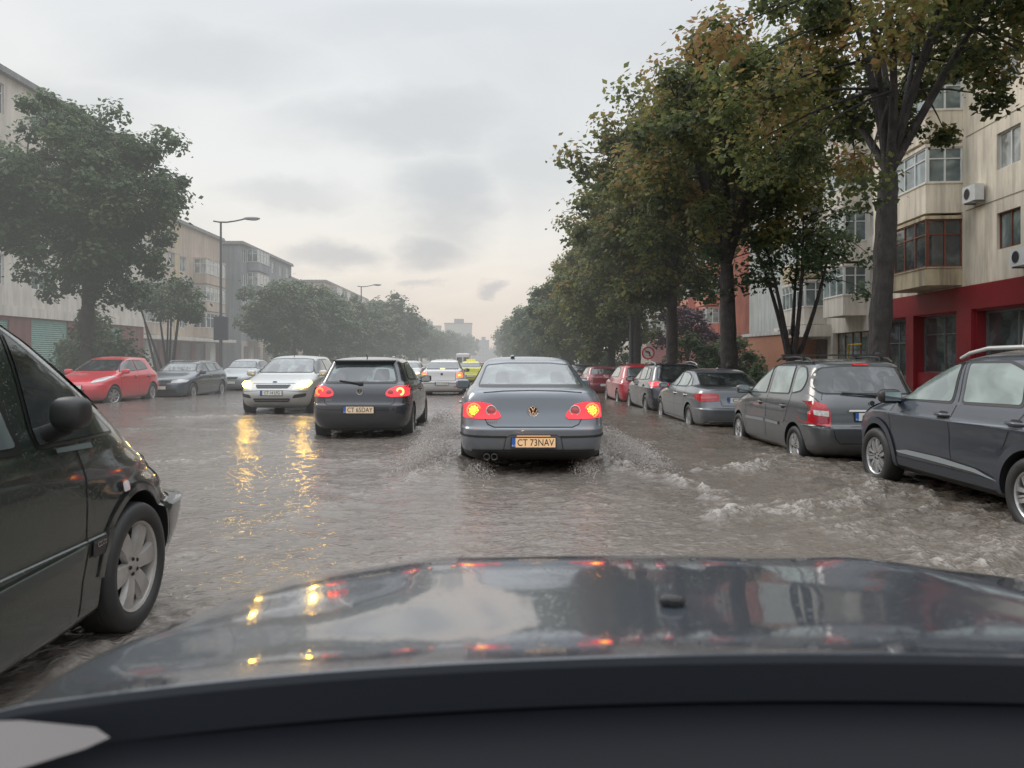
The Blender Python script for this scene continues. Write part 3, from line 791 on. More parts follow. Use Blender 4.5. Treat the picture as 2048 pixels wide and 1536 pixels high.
# 6 ---- white van
def van(label, loc, pm):
    e = empty('van', loc, 0, label, 'van')
    K = [(.25, 2.4, -2.5, .85, 6, 12), (.4, 2.6, -2.62, .95, 6, 12), (.9, 2.6, -2.65, .97, 6, 12), (1.2, 2.3, -2.65, .97, 6, 12), (1.45, 1.8, -2.64, .95, 7, 12), (2.0, 1.3, -2.62, .90, 8, 12), (2.45, 1.0, -2.58, .85, 8, 12), (2.55, .8, -2.5, .78, 6, 8), (2.6, .4, -2.2, .5, 5, 5)]
    vs, fs = body_shell(K); Pj = Proj(vs, fs)
    mb = MB(); mb.add(vs, fs, 0, True); o = mb.build('body', [pm], e, recalc=False, sharp=R(40))
    for x in (-.42, .42):
        w = MB(); Pj.patch(w, [(x-.34, 1.4), (x+.34, 1.4), (x+.31, 2.1), (x-.31, 2.1)], 'B', .01, .2, 0, .05); w.build('rear_window', [M['glass']], e, recalc=False)
    for x in (-.86, .86):
        w = MB(); Pj.patch(w, [(x-.07, .95), (x+.07, .95), (x+.07, 1.35), (x-.07, 1.35)], 'B', .01, .2, 0, .02); w.build('tail_light', [M['red_hot']], e, recalc=False)
    for x in (-.88, .88):
        for y in (-1.6, 1.7): add_wheel(e, x, y, .34, .22, 'cover', M['alloy_dirty'])
van('white panel van far ahead behind the taxi', (-3.75, 97, -0.85), WHITE)

# 7 ---- dark green people carrier alongside
GREEN = paint('dark_green_paint', (0.017, 0.025, 0.021), 0.15, 0.28, 0.25, 0.25)
KZ = [(.17, 1.86, -1.86, .78, 5, 7), (.24, 2.02, -1.95, .85, 6, 7.5), (.40, 2.19, -2.04, .872, 7, 8), (.565, 2.23, -2.06, .880, 7.2, 8.5), (.585, 2.10, -2.06, .868, 6, 8.5), (.70, 2.01, -2.055, .872, 5.6, 8.5),
      (.80, 1.98, -2.04, .875, 4.2, 8.5), (.90, 1.84, -2.02, .868, 4.2, 8.5), (.98, 1.66, -1.99, .850, 5, 8), (1.04, 1.52, -1.96, .83, 6, 7.5),
      (1.10, 1.43, -1.93, .805, 6.5, 7), (1.22, 1.25, -1.88, .775, 7, 7), (1.36, 1.03, -1.82, .74, 7, 7), (1.50, .79, -1.76, .70, 7, 7), (1.58, .60, -1.70, .665, 7, 7),
      (1.63, .40, -1.60, .61, 6.5, 7), (1.66, .15, -1.40, .52, 5, 6), (1.68, -.1, -1.1, .38, 4.5, 5), (1.69, -.2, -.85, .2, 3, 3)]
c = Car('car', 'dark green people carrier cut off by the left edge beside the bonnet', 'car', (-2.675, 2.5, 0.0), 0,
        KZ, GREEN, 2.69, .325, tw=.215, track=.873, rim='slot6', rimmat=simple('silver_rim', (.40, .38, .36), .42, metal=.5, var=.2, vscale=8), archr=.385, q=24)
P = c.P
c.windows('front_side_window', [[(-.35, 1.03), (.44, 1.015), (.40, 1.2), (.28, 1.42), (.12, 1.55), (-.3, 1.57)]], 'S', M['glass_mid'], .03, .05)
c.windows('front_quarter_window', [[(.52, 1.02), (1.22, 1.02), (1.0, 1.22), (.52, 1.53)]], 'S', M['glass'], .018, .03)
c.windows('windscreen', [[(-.74, 1.13), (.74, 1.13), (.70, 1.3), (.62, 1.55), (-.62, 1.55), (-.70, 1.3)]], 'F', M['glass'], .03, .07)
c.windows('rear_side_window', [[(-1.3, 1.05), (-.43, 1.03), (-.4, 1.57), (-1.25, 1.56)]], 'S', M['glass'], .03, .06)
mb = MB(); P.ribbon(mb, arc(1.345, .325, .40, -5, 172, 30), 'R', .034, .012); P.ribbon(mb, arc(1.345, .325, .425, 0, 165, 30), 'R', .012, .005, 1)
c.part('arch_lip', mb, [GREEN, M['gap']])
c.lines('shut_line', [('S', [(.80, 1.0), (.84, .86), (.84, .55), (.80, .40), (.80, .22)]), ('S', [(-.38, 1.57), (-.42, 1.0), (-.42, .25)]), ('S', [(1.74, .86), (1.72, .60)])], .008)
c.lines('side_moulding', [('S', [(-1.0, .47), (.78, .535)])], .05, simple('moulding', (.02, .028, .026), .3, coat=.5), .012)
c.lines('moulding_edge', [('S', [(-1.0, .50), (.78, .565)])], .008, simple('moulding_glint', (.10, .13, .12), .25), .016)
mb = MB(); P.patch(mb, [(.86, .49), (.99, .495), (.99, .575), (.86, .57)], 'R', .010, .05, 0, .008); ob = c.part('wing_trim', mb, [M['black']])
p = P.hit(.93, .545, 'R', .014); text_obj('CDTI', .034, M['chrome'], ob, (p.x, .925, .545), (R(90), 0, R(90)), 'engine_lettering', ext=.001)
mb = MB(); P.patch(mb, [(1.165, .735), (1.235, .735), (1.235, .785), (1.165, .785)], 'R', .016, .03, 0, .015); c.part('side_indicator', mb, [M['clear_lens']])
for sx in (1, -1):
    out = [(1.80, .66), (1.98, .66), (1.96, .82), (1.84, .86), (1.74, .84)]
    mb = MB(); P.patch(mb, out, 'R' if sx > 0 else 'L', .008, .04, 0, .02); c.part('headlight', mb, [simple('headlight_edge', (.35, .33, .3), .2, coat=1) if sx > 0 else M['clear_lens']])
mb = MB(); P.ribbon(mb, [(1.73, .575), (2.06, .575)], 'R', .022, .010); c.part('bumper_edge', mb, [simple('worn_edge', (.10, .09, .085), .5)])
mb = MB(); P.ribbon(mb, [(1.44, 1.04), (1.24, 1.17), (.98, 1.36), (.74, 1.505), (.52, 1.59), (.2, 1.635), (-.5, 1.65)], 'R', .016, .006); c.part('pillar_trim', mb, [simple('pillar_glint', (.3, .32, .3), .2, metal=.3)])
# door mirror
mb = MB(); ellipsoid(mb, (.945, .58, 1.165), .068, .075, .068, 3.0, a=24, b=16); mb.tube([(.78, .62, 1.06), (.92, .60, 1.11)], [.042, .034], 10)
c.part('side_mirror', mb, [M['black'], M['mirror_face']])
mb = MB(); P.patch(mb, [(.92, .985), (.62, .995), (.62, 1.015), (.90, 1.01)], 'R', .02, .05, 0, .008); c.part('mirror_base', mb, [simple('base_grey', (.1, .12, .12), .3)])
c.handles([-.1], .82, GREEN)
zafira = c

# 8 ---- charcoal SUV
CHAR = paint('charcoal_paint', (0.034, 0.042, 0.058), 0.3, 0.30, 0.35, 0.25)
ARCHP = simple('arch_plastic', (.045, .05, .06), .5, bump=.2, bscale=200)
c = Car('car', 'charcoal SUV with silver roof rails parked at the right edge', 'car', (5.61, 7.88, -0.17), 0,
        K_SUV, CHAR, 2.67, .345, tw=.225, track=.925, rim='twin5', rimmat=M['alloy'], archr=.405, dark_below=.33, q=24)
P = c.P
c.windows('front_side_window', [[(-.13, 1.075), (.96, 1.06), (.76, 1.20), (.48, 1.39), (.16, 1.50), (-.02, 1.52)]], 'L', M['glass_pale'], .028, .06, step=.05)
c.windows('rear_side_window', [[(-1.15, 1.10), (-.26, 1.08), (-.12, 1.52), (-.75, 1.53), (-1.02, 1.45)]], 'L', M['glass_pale'], .028, .06, step=.05)
c.windows('far_side_window', [[(-1.15, 1.10), (.96, 1.07), (.76, 1.20), (.48, 1.39), (.16, 1.50), (-.75, 1.52), (-1.02, 1.45)]], 'R', M['glass'], .028, .06)
c.windows('windscreen', [[(-.74, 1.15), (.74, 1.15), (.70, 1.3), (.62, 1.52), (-.62, 1.52), (-.70, 1.3)]], 'F', M['glass_mid'], .03, .07)
c.windows('rear_window', [[(-.66, 1.15), (.66, 1.15), (.58, 1.5), (-.58, 1.5)]], 'B', M['glass'], .03, .07)
c.archlips(.075, .016, ARCHP)
c.lines('shut_line', [('S', [(-.20, 1.07), (-.16, .9), (-.17, .62), (-.22, .36)]), ('S', [(.95, 1.06), (1.0, .9), (.98, .6), (.90, .35)]), ('S', [(-1.22, 1.1), (-1.05, .85), (-.95, .70)]), ('S', [(-.06, 1.53), (-.20, 1.10)])], .010)
for a in ('R', 'L'):
    mb = MB(); P.ribbon(mb, [(-.88, .36), (.90, .36)], a, .10, .010)
    c.part('sill_trim', mb, [ARCHP])
satin = simple('satin_moulding', (.42, .46, .48), .35, metal=.6)
for a in ('R', 'L'):
    mb = MB(); P.patch(mb, [(-.93, .40), (-.55, .44), (.2, .455), (.78, .46), (.84, .475), (.6, .51), (0, .51), (-.6, .475)], a, .018, .06, 0, .03)
    c.part('door_moulding', mb, [satin])
c.lines('crease_highlight', [('S', [(-1.6, .935), (-.2, .905), (1.05, .895)])], .016, simple('crease', (.13, .15, .17), .3, metal=.3, coat=.8), .004)
c.handles([-.03, -1.12], .955, CHAR, .22, .036)
c.mirrors(.92, 1.07, M['black'], 1.08, .15)
for a in 'LR':
    mb = MB(); P.patch(mb, [(1.72, .86), (1.95, .84), (1.90, .93), (1.66, .975), (1.50, 1.0)], a, .01, .04, 0, .03); c.part('headlight', mb, [M['clear_lens']])
for sx in (-1, 1):
    mb = MB(); x = sx*.60
    mb.tube([(x*1.02, .12, 1.545), (x, -.02, 1.60), (x*.99, -.3, 1.648), (x*.98, -.8, 1.655), (x*.98, -1.3, 1.625), (x*1.0, -1.48, 1.57)], [.016, .022, .022, .022, .022, .016], 8)
    c.part('roof_rail', mb, [simple('rail_silver', (.6, .6, .58), .3, metal=.5)])

# 9 ---- grey people carrier
GREYP = paint('grey_paint', (0.085, 0.090, 0.094), 0.35, 0.30, 0.2, 0.35)
c = Car('car', 'grey people carrier with black roof bars parked between the grey saloon and charcoal SUV', 'car', (5.44, 12.7, -0.27), 0,
        scl(K_MPV, 1.0, 1.0, .985), GREYP, 2.58, .305, tw=.195, track=.865, rim='wide5', rimmat=M['alloy'], archr=.365, q=20)
P = c.P
c.windows('front_side_window', [[(-.05, 1.045), (.72, 1.03), (.68, 1.12), (.42, 1.36), (.18, 1.50), (0, 1.52)]], 'S', M['glass_pale'], .02, .05, step=.06)
c.windows('front_quarter_window', [[(.80, 1.03), (1.10, 1.025), (.84, 1.20), (.76, 1.26)]], 'S', M['glass_pale'], .02, .03, step=.06)
c.windows('rear_side_window', [[(-.98, 1.075), (-.15, 1.05), (-.10, 1.52), (-.90, 1.53)]], 'S', M['glass_pale'], .02, .05, step=.06)
c.windows('rear_quarter_window', [[(-1.40, 1.14), (-1.05, 1.08), (-1.0, 1.525), (-1.30, 1.51), (-1.46, 1.34)]], 'S', M['glass_pale'], .02, .09, step=.05)
c.windows('rear_window', [[(-.70, 1.115), (.70, 1.115), (.735, 1.25), (.62, 1.50), (.3, 1.53), (-.3, 1.53), (-.62, 1.50), (-.735, 1.25)]], 'B', glassy('smoky_rear_glass', (.02, .024, .026), hi=(.09, .10, .105), scale=4.5), .02, .09, step=.05, inside=HEADM)
c.windows('windscreen', [[(-.72, 1.11), (.72, 1.11), (.60, 1.52), (-.60, 1.52)]], 'F', M['glass'], .03, .07)
for sg in (-1, 1):
    out = [(sg*.615, .66), (sg*.86, .69), (sg*.86, .99), (sg*.78, 1.02), (sg*.66, .98), (sg*.60, .86)]
    if sg < 0: out = out[::-1]
    c.patchpart('tail_light', out, 'B', [M['red_lens'], M['clear_lens'], simple('deep_red%d' % (sg+1), (.32, .005, .03), .15, coat=1)], .012, .03, .04,
                extra=[([(sg*.63, .80), (sg*.80, .82), (sg*.80, .89), (sg*.63, .88)][::1 if sg > 0 else -1], 1, .018), ([(sg*.63, .70), (sg*.79, .71), (sg*.79, .79), (sg*.63, .78)][::1 if sg > 0 else -1], 2, .018)])
    # side wrap of the lamp
    mb = MB(); P.patch(mb, [(-1.90, .68), (-1.80, .70), (-1.79, .98), (-1.86, 1.0), (-1.93, .98)], 'R' if sg > 0 else 'L', .012, .05, 0, .02); c.part('tail_light_side', mb, [M['red_lens']])
c.lines('shut_line', [('S', [(-.10, 1.52), (-.13, 1.0), (-.13, .32)]), ('S', [(.76, 1.03), (.86, .9), (.88, .3)]), ('S', [(-1.02, 1.5), (-1.08, 1.0), (-1.02, .8), (-.90, .62)]), ('B', [(-.74, 1.55), (-.80, 1.2), (-.72, 1.0)]), ('B', [(-.60, .66), (-.57, .50), (-.50, .42), (.5, .42), (.57, .5), (.6, .66)]), ('B', [(-.84, .655), (-.60, .64)]), ('S', [(-1.98, .655), (-1.62, .65)])], .012)
c.lines('waist_line', [('S', [(-1.75, .90), (-1.0, .905), (.3, .895), (1.35, .86)])], .014, simple('waist_dark', (.05, .05, .055), .35), .004)
gm_ = simple('grey_moulding', (.20, .21, .22), .3, coat=.8)
for a in ('R', 'L'):
    for seg_ in ([(-.72, .60), (-.16, .605)], [(-.10, .605), (.82, .59)]):
        mb = MB(); P.ribbon(mb, seg_, a, .045, .018); c.part('door_moulding', mb, [gm_])
c.handles([-.27+.4, -.86], .89, GREYP, .2, .03)
c.mirrors(.86, 1.05, GREYP, 1.0, .15)
c.plate('CT 08', 'B', .80, out=.016)
c.patchpart('plate_hood', [(-.36, .875), (.36, .875), (.34, .90), (-.34, .90)], 'B', [M['chrome']], .03, .01)
c.badge_ring(.985, r=.045, letters=False)
mb = MB(); P.ribbon(mb, [(-.12, 1.545), (.12, 1.545)], 'B', .03, .012); c.part('high_brake_light', mb, [M['red_lens']])
for sx in (-1, 1):
    mb = MB(); x = sx*.60
    mb.tube([(x, .05, 1.58), (x, -.1, 1.63), (x, -.7, 1.655), (x, -1.25, 1.63), (x, -1.38, 1.57)], .016, 8); c.part('roof_rail', mb, [M['black']])
for y in (-.25, -1.05):
    mb = MB(); mb.box(-.64, .64, y-.025, y+.025, 1.672, 1.695); mb.box(-.63, -.57, y-.03, y+.03, 1.60, 1.672); mb.box(.57, .63, y-.03, y+.03, 1.60, 1.672); c.part('roof_bar', mb, [M['black']])
mb = MB(); p0 = P.hit(.1, 1.10, 'B', .03); p1 = P.hit(-.40, 1.14, 'B', .03); mb.tube([p0, p1], [.02, .01], 6); c.part('rear_wiper', mb, [M['black']])

# 10 ---- grey saloon, parked
MERC = paint('steel_grey_paint', (0.13, 0.138, 0.15), 0.35, 0.30, 0.1, 0.3)
c = Car('car', 'steel-grey saloon parked behind the black SUV with a dark rear window', 'car', (5.40, 18.72, -0.37), 0,
        scl(K_SEDAN, 1.022, 1.0, 1.0), MERC, 2.87, .33, track=.90, rim='twin5', q=20)
P = c.P
c.windows('rear_window', [[(-.685, 1.085), (.685, 1.085), (.575, 1.375), (-.575, 1.375)]], 'B', M['glass'], .018, .05, step=.05)
c.windows('front_side_window', [[(-.10, 1.03), (.90, 1.03), (.50, 1.26), (.22, 1.37), (-.05, 1.39)]], 'S', M['glass_pale'])
c.windows('rear_side_window', [[(-1.0, 1.05), (-.16, 1.03), (-.11, 1.39), (-.6, 1.37), (-.9, 1.30)]], 'S', M['glass_pale'])
c.windows('quarter_window', [[(-1.32, 1.08), (-1.06, 1.055), (-.98, 1.27), (-1.08, 1.25)]], 'S', M['glass_pale'], .012, .02)
for sg in (-1, 1):
    out = [(sg*.44, .80), (sg*.86, .76), (sg*.87, .93), (sg*.70, .965), (sg*.46, .93)]
    if sg < 0: out = out[::-1]
    c.patchpart('tail_light', out, 'B', [M['red_lens'], M['pink_lens']], .012, .03, .04, extra=[([(sg*.5, .85), (sg*.82, .83), (sg*.82, .88), (sg*.5, .89)][::1 if sg > 0 else -1], 1, .018)])
    mb = MB(); P.patch(mb, [(-2.2, .79), (-1.95, .82), (-1.9, .90), (-2.2, .93)], 'R' if sg > 0 else 'L', .012, .05, 0, .02); c.part('tail_light_side', mb, [M['red_lens']])
    mb = MB(); P.ribbon(mb, [(sg*.40, .30), (sg*.60, .27), (sg*.74, .30), (sg*.60, .32), (sg*.40, .30)], 'B', .02, .01); c.part('exhaust', mb, [M['chrome']])
c.lines('shut_line', [('B', [(-.43, .80), (-.40, .68), (.40, .68), (.43, .80)]), ('S', [(-.12, 1.38), (-.14, 1.0), (-.16, .3)]), ('S', [(.88, 1.02), (.95, .8), (.95, .3)]), ('S', [(-1.05, 1.05), (-1.12, .85), (-1.0, .6)])], .011)
c.lines('bumper_chrome', [('B', [(-.7, .345), (.7, .345)])], .014, 'chrome', .01)
c.lines('sill_trim', [('S', [(-.98, .29), (1.0, .28)])], .03, M['alloy'], .01)
c.plate('CT 62', 'B', .80, out=.014)
c.badge_ring(.99, r=.04, letters=False)
c.mirrors(.78, 1.0, MERC, 1.0, .15); c.handles([-.2, -1.15], .87, M['chrome'])
mb = MB(); ellipsoid(mb, (0, -.72, 1.468), .03, .08, .025, 2.2); c.part('roof_antenna', mb, [MERC])

# 11-13 ---- further parked cars on the right
c = Car('car', 'black SUV with silver roof rails parked ahead of the steel-grey saloon', 'car', (5.46, 23.75, -0.44), 0,
        scl(K_SUV, 1.02, 1.0, 1.0), BLACKP, 2.69, .345, tw=.225, rim='twin5')
P = c.P
c.windows('rear_window', [[(-.68, 1.15), (.68, 1.15), (.58, 1.52), (-.58, 1.52)]], 'B', M['glass'], .02, .06, step=.08)
c.windows('front_side_window', [[(-.13, 1.10), (.9, 1.08), (.60, 1.32), (.16, 1.50), (-.02, 1.52)]], 'S', M['glass_pale'], .028, .06)
c.windows('rear_side_window', [[(-1.0, 1.11), (-.22, 1.10), (-.12, 1.52), (-.85, 1.52)]], 'S', M['glass_pale'], .028, .06)
c.windows('rear_quarter_window', [[(-1.5, 1.16), (-1.08, 1.11), (-.98, 1.5), (-1.3, 1.47)]], 'S', M['glass_pale'], .028, .06)
for sg in (-1, 1):
    out = [(sg*.36, 1.0), (sg*.86, .95), (sg*.85, 1.08), (sg*.60, 1.11), (sg*.38, 1.07)]
    if sg < 0: out = out[::-1]
    c.patchpart('tail_light', out, 'B', [M['red_glow'], M['clear_lens']], .014, .03, .06, extra=[([(sg*.50, 1.02), (sg*.7, 1.01), (sg*.7, 1.04), (sg*.5, 1.05)][::1 if sg > 0 else -1], 1, .02)])
    mb = MB(); P.patch(mb, [(-2.0, .99), (-1.7, 1.03), (-1.75, 1.08), (-2.0, 1.09)], 'R' if sg > 0 else 'L', .012, .05, 0, .02); c.part('tail_light_side', mb, [M['red_glow']])
    mb = MB(); x = sg*.62; mb.tube([(x, .05, 1.56), (x, -.15, 1.64), (x*.98, -.8, 1.67), (x*.98, -1.35, 1.63), (x, -1.5, 1.57)], .022, 8); c.part('roof_rail', mb, [M['alloy']])
c.plate('', 'B', .78); c.mirrors(.90, 1.07, BLACKP, 1.05, .15); c.handles([-.05, -1.05], .96, BLACKP)
c.lines('shut_line', [('S', [(-.15, 1.1), (-.17, .35)]), ('S', [(.95, 1.06), (.92, .35)])], .01)

REDP = paint('red_paint', (0.42, 0.010, 0.028), 0.05, 0.30, 0.1, 0.3)
c = Car('car', 'red crossover parked beyond the black SUV on the right', 'car', (5.42, 28.65, -0.47), 0,
        scl(K_SUV, .98, .965, .98), REDP, 2.63, .335, tw=.215, rim='five')
P = c.P
c.windows('rear_window', [[(-.64, 1.12), (.64, 1.12), (.55, 1.45), (-.55, 1.45)]], 'B', M['glass_mid'], .03, .07, step=.08)
c.windows('side_window', [[(-1.1, 1.09), (.88, 1.05), (.55, 1.30), (.16, 1.45), (-.8, 1.47), (-1.1, 1.36)]], 'S', M['glass_pale'], .028, .06)
for sg in (-1, 1):
    out = [(sg*.5, .93), (sg*.86, .90), (sg*.85, 1.02), (sg*.6, 1.05)]
    if sg < 0: out = out[::-1]
    c.patchpart('tail_light', out, 'B', [M['red_lens']], .014, .03, .06)
c.plate('', 'B', .76); c.mirrors(.88, 1.03, REDP, 1.0, .15)
c.lines('shut_line', [('S', [(-.15, 1.47), (-.17, .35)]), ('S', [(.93, 1.06), (.92, .35)])], .01)

MAROON = paint('maroon_paint', (0.20, 0.012, 0.025), 0.1, 0.3, 0.1, 0.5)
for (lab, X, Y, ks, pm) in (('maroon hatchback parked next beyond the red crossover', 5.15, 36.3, scl(K_HATCH, .98, .98, .97), MAROON),
                            ('black estate car parked farthest away in the right-hand row', 5.0, 43.2, scl(K_WAGON, 1, 1.05, 1), BLACKP)):
    c = Car('car', lab, 'car', (X, Y, zw(X, Y)-.2), 0, ks, pm, 2.6, .31, rim='five', q=12)
    P = c.P
    c.windows('rear_window', [[(-.62, 1.08), (.62, 1.08), (.55, 1.34), (-.55, 1.34)]], 'B', M['glass'], .02, .05, step=.1)
    c.windows('side_window', [[(-1.1, 1.07), (.82, 1.05), (.5, 1.25), (.2, 1.36), (-1.0, 1.34)]], 'S', M['glass_pale'], .02, .05)
    for sg in (-1, 1):
        out = [(sg*.6, .80), (sg*.84, .80), (sg*.83, .98), (sg*.62, .98)]
        if sg < 0: out = out[::-1]
        c.patchpart('tail_light', out, 'B', [M['red_lens']], .014, .03, .1)
    c.plate('', 'B', .6); c.mirrors(.78, 1.0, pm, 1.0, .14)

# 14 ---- left-hand parked row, facing the camera
RED2 = paint('bright_red_paint', (0.60, 0.030, 0.045), 0.0, 0.30, 0.1, 0.3)
c = Car('car', 'bright red hatchback parked on the left beside the big tree', 'car', (-12.15, 23.75, -0.10), math.pi,
        scl(K_HATCH, .955, 1.0, .96), RED2, 2.51, .305, rim='five', archr=.36, steer=R(-20))
P = c.P
c.windows('windscreen', [[(-.67, 1.05), (.67, 1.05), (.60, 1.2), (.53, 1.385), (-.53, 1.385), (-.60, 1.2)]], 'F', M['glass'], .02, .06, step=.06)
c.windows('front_side_window', [[(-.22, 1.03), (.80, 1.01), (.5, 1.23), (.22, 1.36), (-.18, 1.38)]], 'S', M['glass'])
c.windows('rear_side_window', [[(-1.08, 1.08), (-.28, 1.03), (-.23, 1.38), (-.8, 1.36), (-1.0, 1.26)]], 'S', M['glass'])
for sg in (-1, 1):
    out = [(sg*.46, .70), (sg*.72, .76), (sg*.80, .90), (sg*.66, .89), (sg*.50, .80)]
    if sg > 0: out = out[::-1]
    c.patchpart('headlight', out, 'F', [M['clear_lens']], .010, .04, .04)
c.patchpart('grille', [(-.30, .42), (.30, .42), (.36, .52), (-.36, .52)], 'F', [M['black']], .006, .03)
c.lines('shut_line', [('S', [(-.24, 1.38), (-.27, .9), (-.27, .3)]), ('S', [(.84, 1.0), (.88, .6), (.86, .3)]), ('S', [(-1.0, 1.0), (-1.02, .8), (-.9, .6)])], .010)
c.plate('', 'F', .60); c.mirrors(.70, 1.0, RED2, 1.0, .14); c.handles([-.05, -.92], .86, RED2)
c.lines('sill_trim', [('S', [(-.85, .24), (.85, .24)])], .02, M['alloy_dirty'], .008)

BMW = paint('slate_blue_paint', (0.060, 0.075, 0.095), 0.3, 0.3, 0.1, 0.3)
c = Car('car', 'slate-blue estate car parked on the left behind the red hatchback', 'car', (-11.55, 28.2, -0.20), math.pi,
        scl(K_WAGON, .965, .985, .99), BMW, 2.81, .32, rim='multi')
P = c.P
c.windows('windscreen', [[(-.69, 1.05), (.69, 1.05), (.62, 1.2), (.56, 1.33), (-.56, 1.33), (-.62, 1.2)]], 'F', M['glass_mid'], .02, .06, step=.06)
c.windows('front_side_window', [[(-.18, 1.01), (.80, 1.01), (.5, 1.2), (.22, 1.33), (-.14, 1.35)]], 'S', M['glass'])
c.windows('rear_side_window', [[(-1.08, 1.03), (-.24, 1.01), (-.2, 1.35), (-.98, 1.34)]], 'S', M['glass_mid'])
c.windows('rear_quarter_window', [[(-1.72, 1.08), (-1.14, 1.04), (-1.04, 1.33), (-1.55, 1.30)]], 'S', M['glass'])
for sg in (-1, 1):
    out = [(sg*.40, .66), (sg*.82, .68), (sg*.84, .76), (sg*.66, .79), (sg*.42, .76)]
    if sg > 0: out = out[::-1]
    c.patchpart('headlight', out, 'F', [M['clear_lens']], .010, .03, .05)
    gp = [(sg*.04, .62), (sg*.28, .62), (sg*.32, .75), (sg*.05, .76)]
    if sg > 0: gp = gp[::-1]
    c.patchpart('grille', gp, 'F', [M['black']], .008, .04)
    mb = MB(); x = sg*.58; mb.tube([(x, 0, 1.385), (x, -.2, 1.425), (x, -1.2, 1.42), (x, -1.55, 1.36)], .014, 6); c.part('roof_rail', mb, [M['alloy']])
c.patchpart('lower_grille', [(-.6, .32), (.6, .32), (.55, .45), (-.55, .45)], 'F', [M['black']], .006, .03)
c.plate('', 'F', .50); c.mirrors(.74, .98, BMW, 1.0, .14); c.handles([-.15, -1.05], .85, BMW)
c.lines('shut_line', [('S', [(-.2, 1.35), (-.22, .9), (-.22, .3)]), ('S', [(.84, 1.0), (.92, .6), (.9, .3)]), ('S', [(-1.1, 1.3), (-1.1, .9), (-1.0, .6)])], .010)

SILV2 = paint('pale_silver_paint', (0.33, 0.36, 0.36), 0.3, 0.35, 0.1, 0.3)
WHITE2 = paint('dull_white_paint', (0.5, 0.5, 0.48), 0.0, 0.35, 0.1, 0.3)
for (lab, X, Y, ks, pm) in (('pale silver saloon parked on the left behind the slate-blue estate', -11.2, 34.2, scl(K_SEDAN, .97, 1.0, .98), SILV2),
                            ('grey car parked on the left, partly hidden behind the silver hatchback', -11.3, 40.5, scl(K_HATCH, .98, 1.0, .97), MERC),
                            ('white hatchback coming the other way, just left of the white saloon', -5.2, 47.0, scl(K_HATCH, 1.0, 1.0, 1.0), WHITE2),
                            ('dark saloon coming the other way, half hidden by the black hatchback', -8.3, 52.0, scl(K_SEDAN, .97, 1.0, .98), BMW)):
    c = Car('car', lab, 'car', (X, Y, zw(X, Y)-.12), math.pi, ks, pm, 2.62, .31, rim='five', q=12)
    P = c.P
    c.windows('windscreen', [[(-.68, 1.07), (.68, 1.07), (.60, 1.2), (.53, 1.37), (-.53, 1.37), (-.60, 1.2)]], 'F', M['glass_mid'], .02, .06, step=.1)
    c.windows('side_window', [[(-1.0, 1.07), (.82, 1.04), (.5, 1.23), (.22, 1.36), (-.6, 1.36), (-.9, 1.26)]], 'S', M['glass'])
    for sg in (-1, 1):
        out = [(sg*.46, .66), (sg*.80, .70), (sg*.80, .80), (sg*.5, .76)]
        if sg > 0: out = out[::-1]
        c.patchpart('headlight', out, 'F', [M['clear_lens'] if X < -8 else M['head_warm']], .010, .03, .08)
    c.patchpart('grille', [(-.30, .62), (.30, .62), (.36, .72), (-.36, .72)], 'F', [M['black']], .006, .03)
    c.plate('', 'F', .48); c.mirrors(.74, .98, pm, 1.0, .14)
# brake lights far ahead
c = Car('car', 'small dark red car far ahead just right of the yellow taxi', 'car', (-1.2, 68, -0.62), 0, scl(K_HATCH, 1, 1, 1), MAROON, 2.6, .31, rim='five', q=10)
P = c.P
c.windows('rear_window', [[(-.62, 1.08), (.62, 1.08), (.55, 1.34), (-.55, 1.34)]], 'B', M['glass'], .02, .05, step=.2)
for sg in (-1, 1):
    out = [(sg*.6, .84), (sg*.84, .84), (sg*.83, 1.04), (sg*.62, 1.04)]
    if sg < 0: out = out[::-1]
    c.patchpart('tail_light', out, 'B', [M['brake_hot']], .014, .03, .1)
# ------------------------------------------------------------------ the car the picture is taken from
OWNP = paint('own_grey_paint', (0.058, 0.070, 0.086), 0.25, 0.32, 0.035, 0.0)
dashm = simple('dashboard_black', (.0055, .0065, .009), .5, spec=.14, bump=.03, bscale=500)
own = empty('car', (0.38, 0, 0), 0, 'dark grey car in the foreground, only its wet bonnet and black dashboard in view', 'car')
def hood_profile():
    """height along the bonnet, from nose to rear edge: slope chosen like a real pressed bonnet"""
    ys = np.linspace(2.06, 0.86, 60); zs = []; z = 0.80
    for i, y in enumerate(ys):
        t = np.interp(y, [0.86, 0.90, 0.98, 1.10, 1.30, 1.55, 1.72, 1.88, 1.97, 2.06], [15, 14, 11.5, 8.2, 7.2, 7.3, 8.6, 11.5, 28, 55])
        zs.append(z)
        if i < 59: z += math.tan(R(t))*(ys[i]-ys[i+1])
    return ys, np.array(zs)
hy, hz = hood_profile()
hz = hz - np.interp(0.90, hy[::-1], hz[::-1]) + 1.05
mb = MB(); nx = 60; V = []; F = []
for i, (y, z) in enumerate(zip(hy, hz)):
    hwf = np.interp(y, [.86, 1.2, 1.6, 1.94, 2.06], [1.02, 1.02, 1.0, .96, .92])
    for j in range(nx+1):
        u = (j/nx*2-1); x = u*hwf
        k = abs(x)/.95
        zz = z - .012*k**2 - .015*max(0, (k-.5))**2*2.4 - .022*k**2*(1-sstep(.92, 1.25, y)) - .045*max(0, abs(u)-.86)/.14*max(0, abs(u)-.86)/.14
        zz += .008*math.exp(-((abs(x)-.52)/.10)**2)*sstep(.95, 1.35, y)                    # pressed ridge
        yy = y - .25*k**3.2*max(0, min(1, (y-.95)/1.0))**1.3 - (.055*k**2 if y < 1.5 else .055*k**2*max(0, 1-(y-1.5)/.4))
        V.append((x, yy, zz))
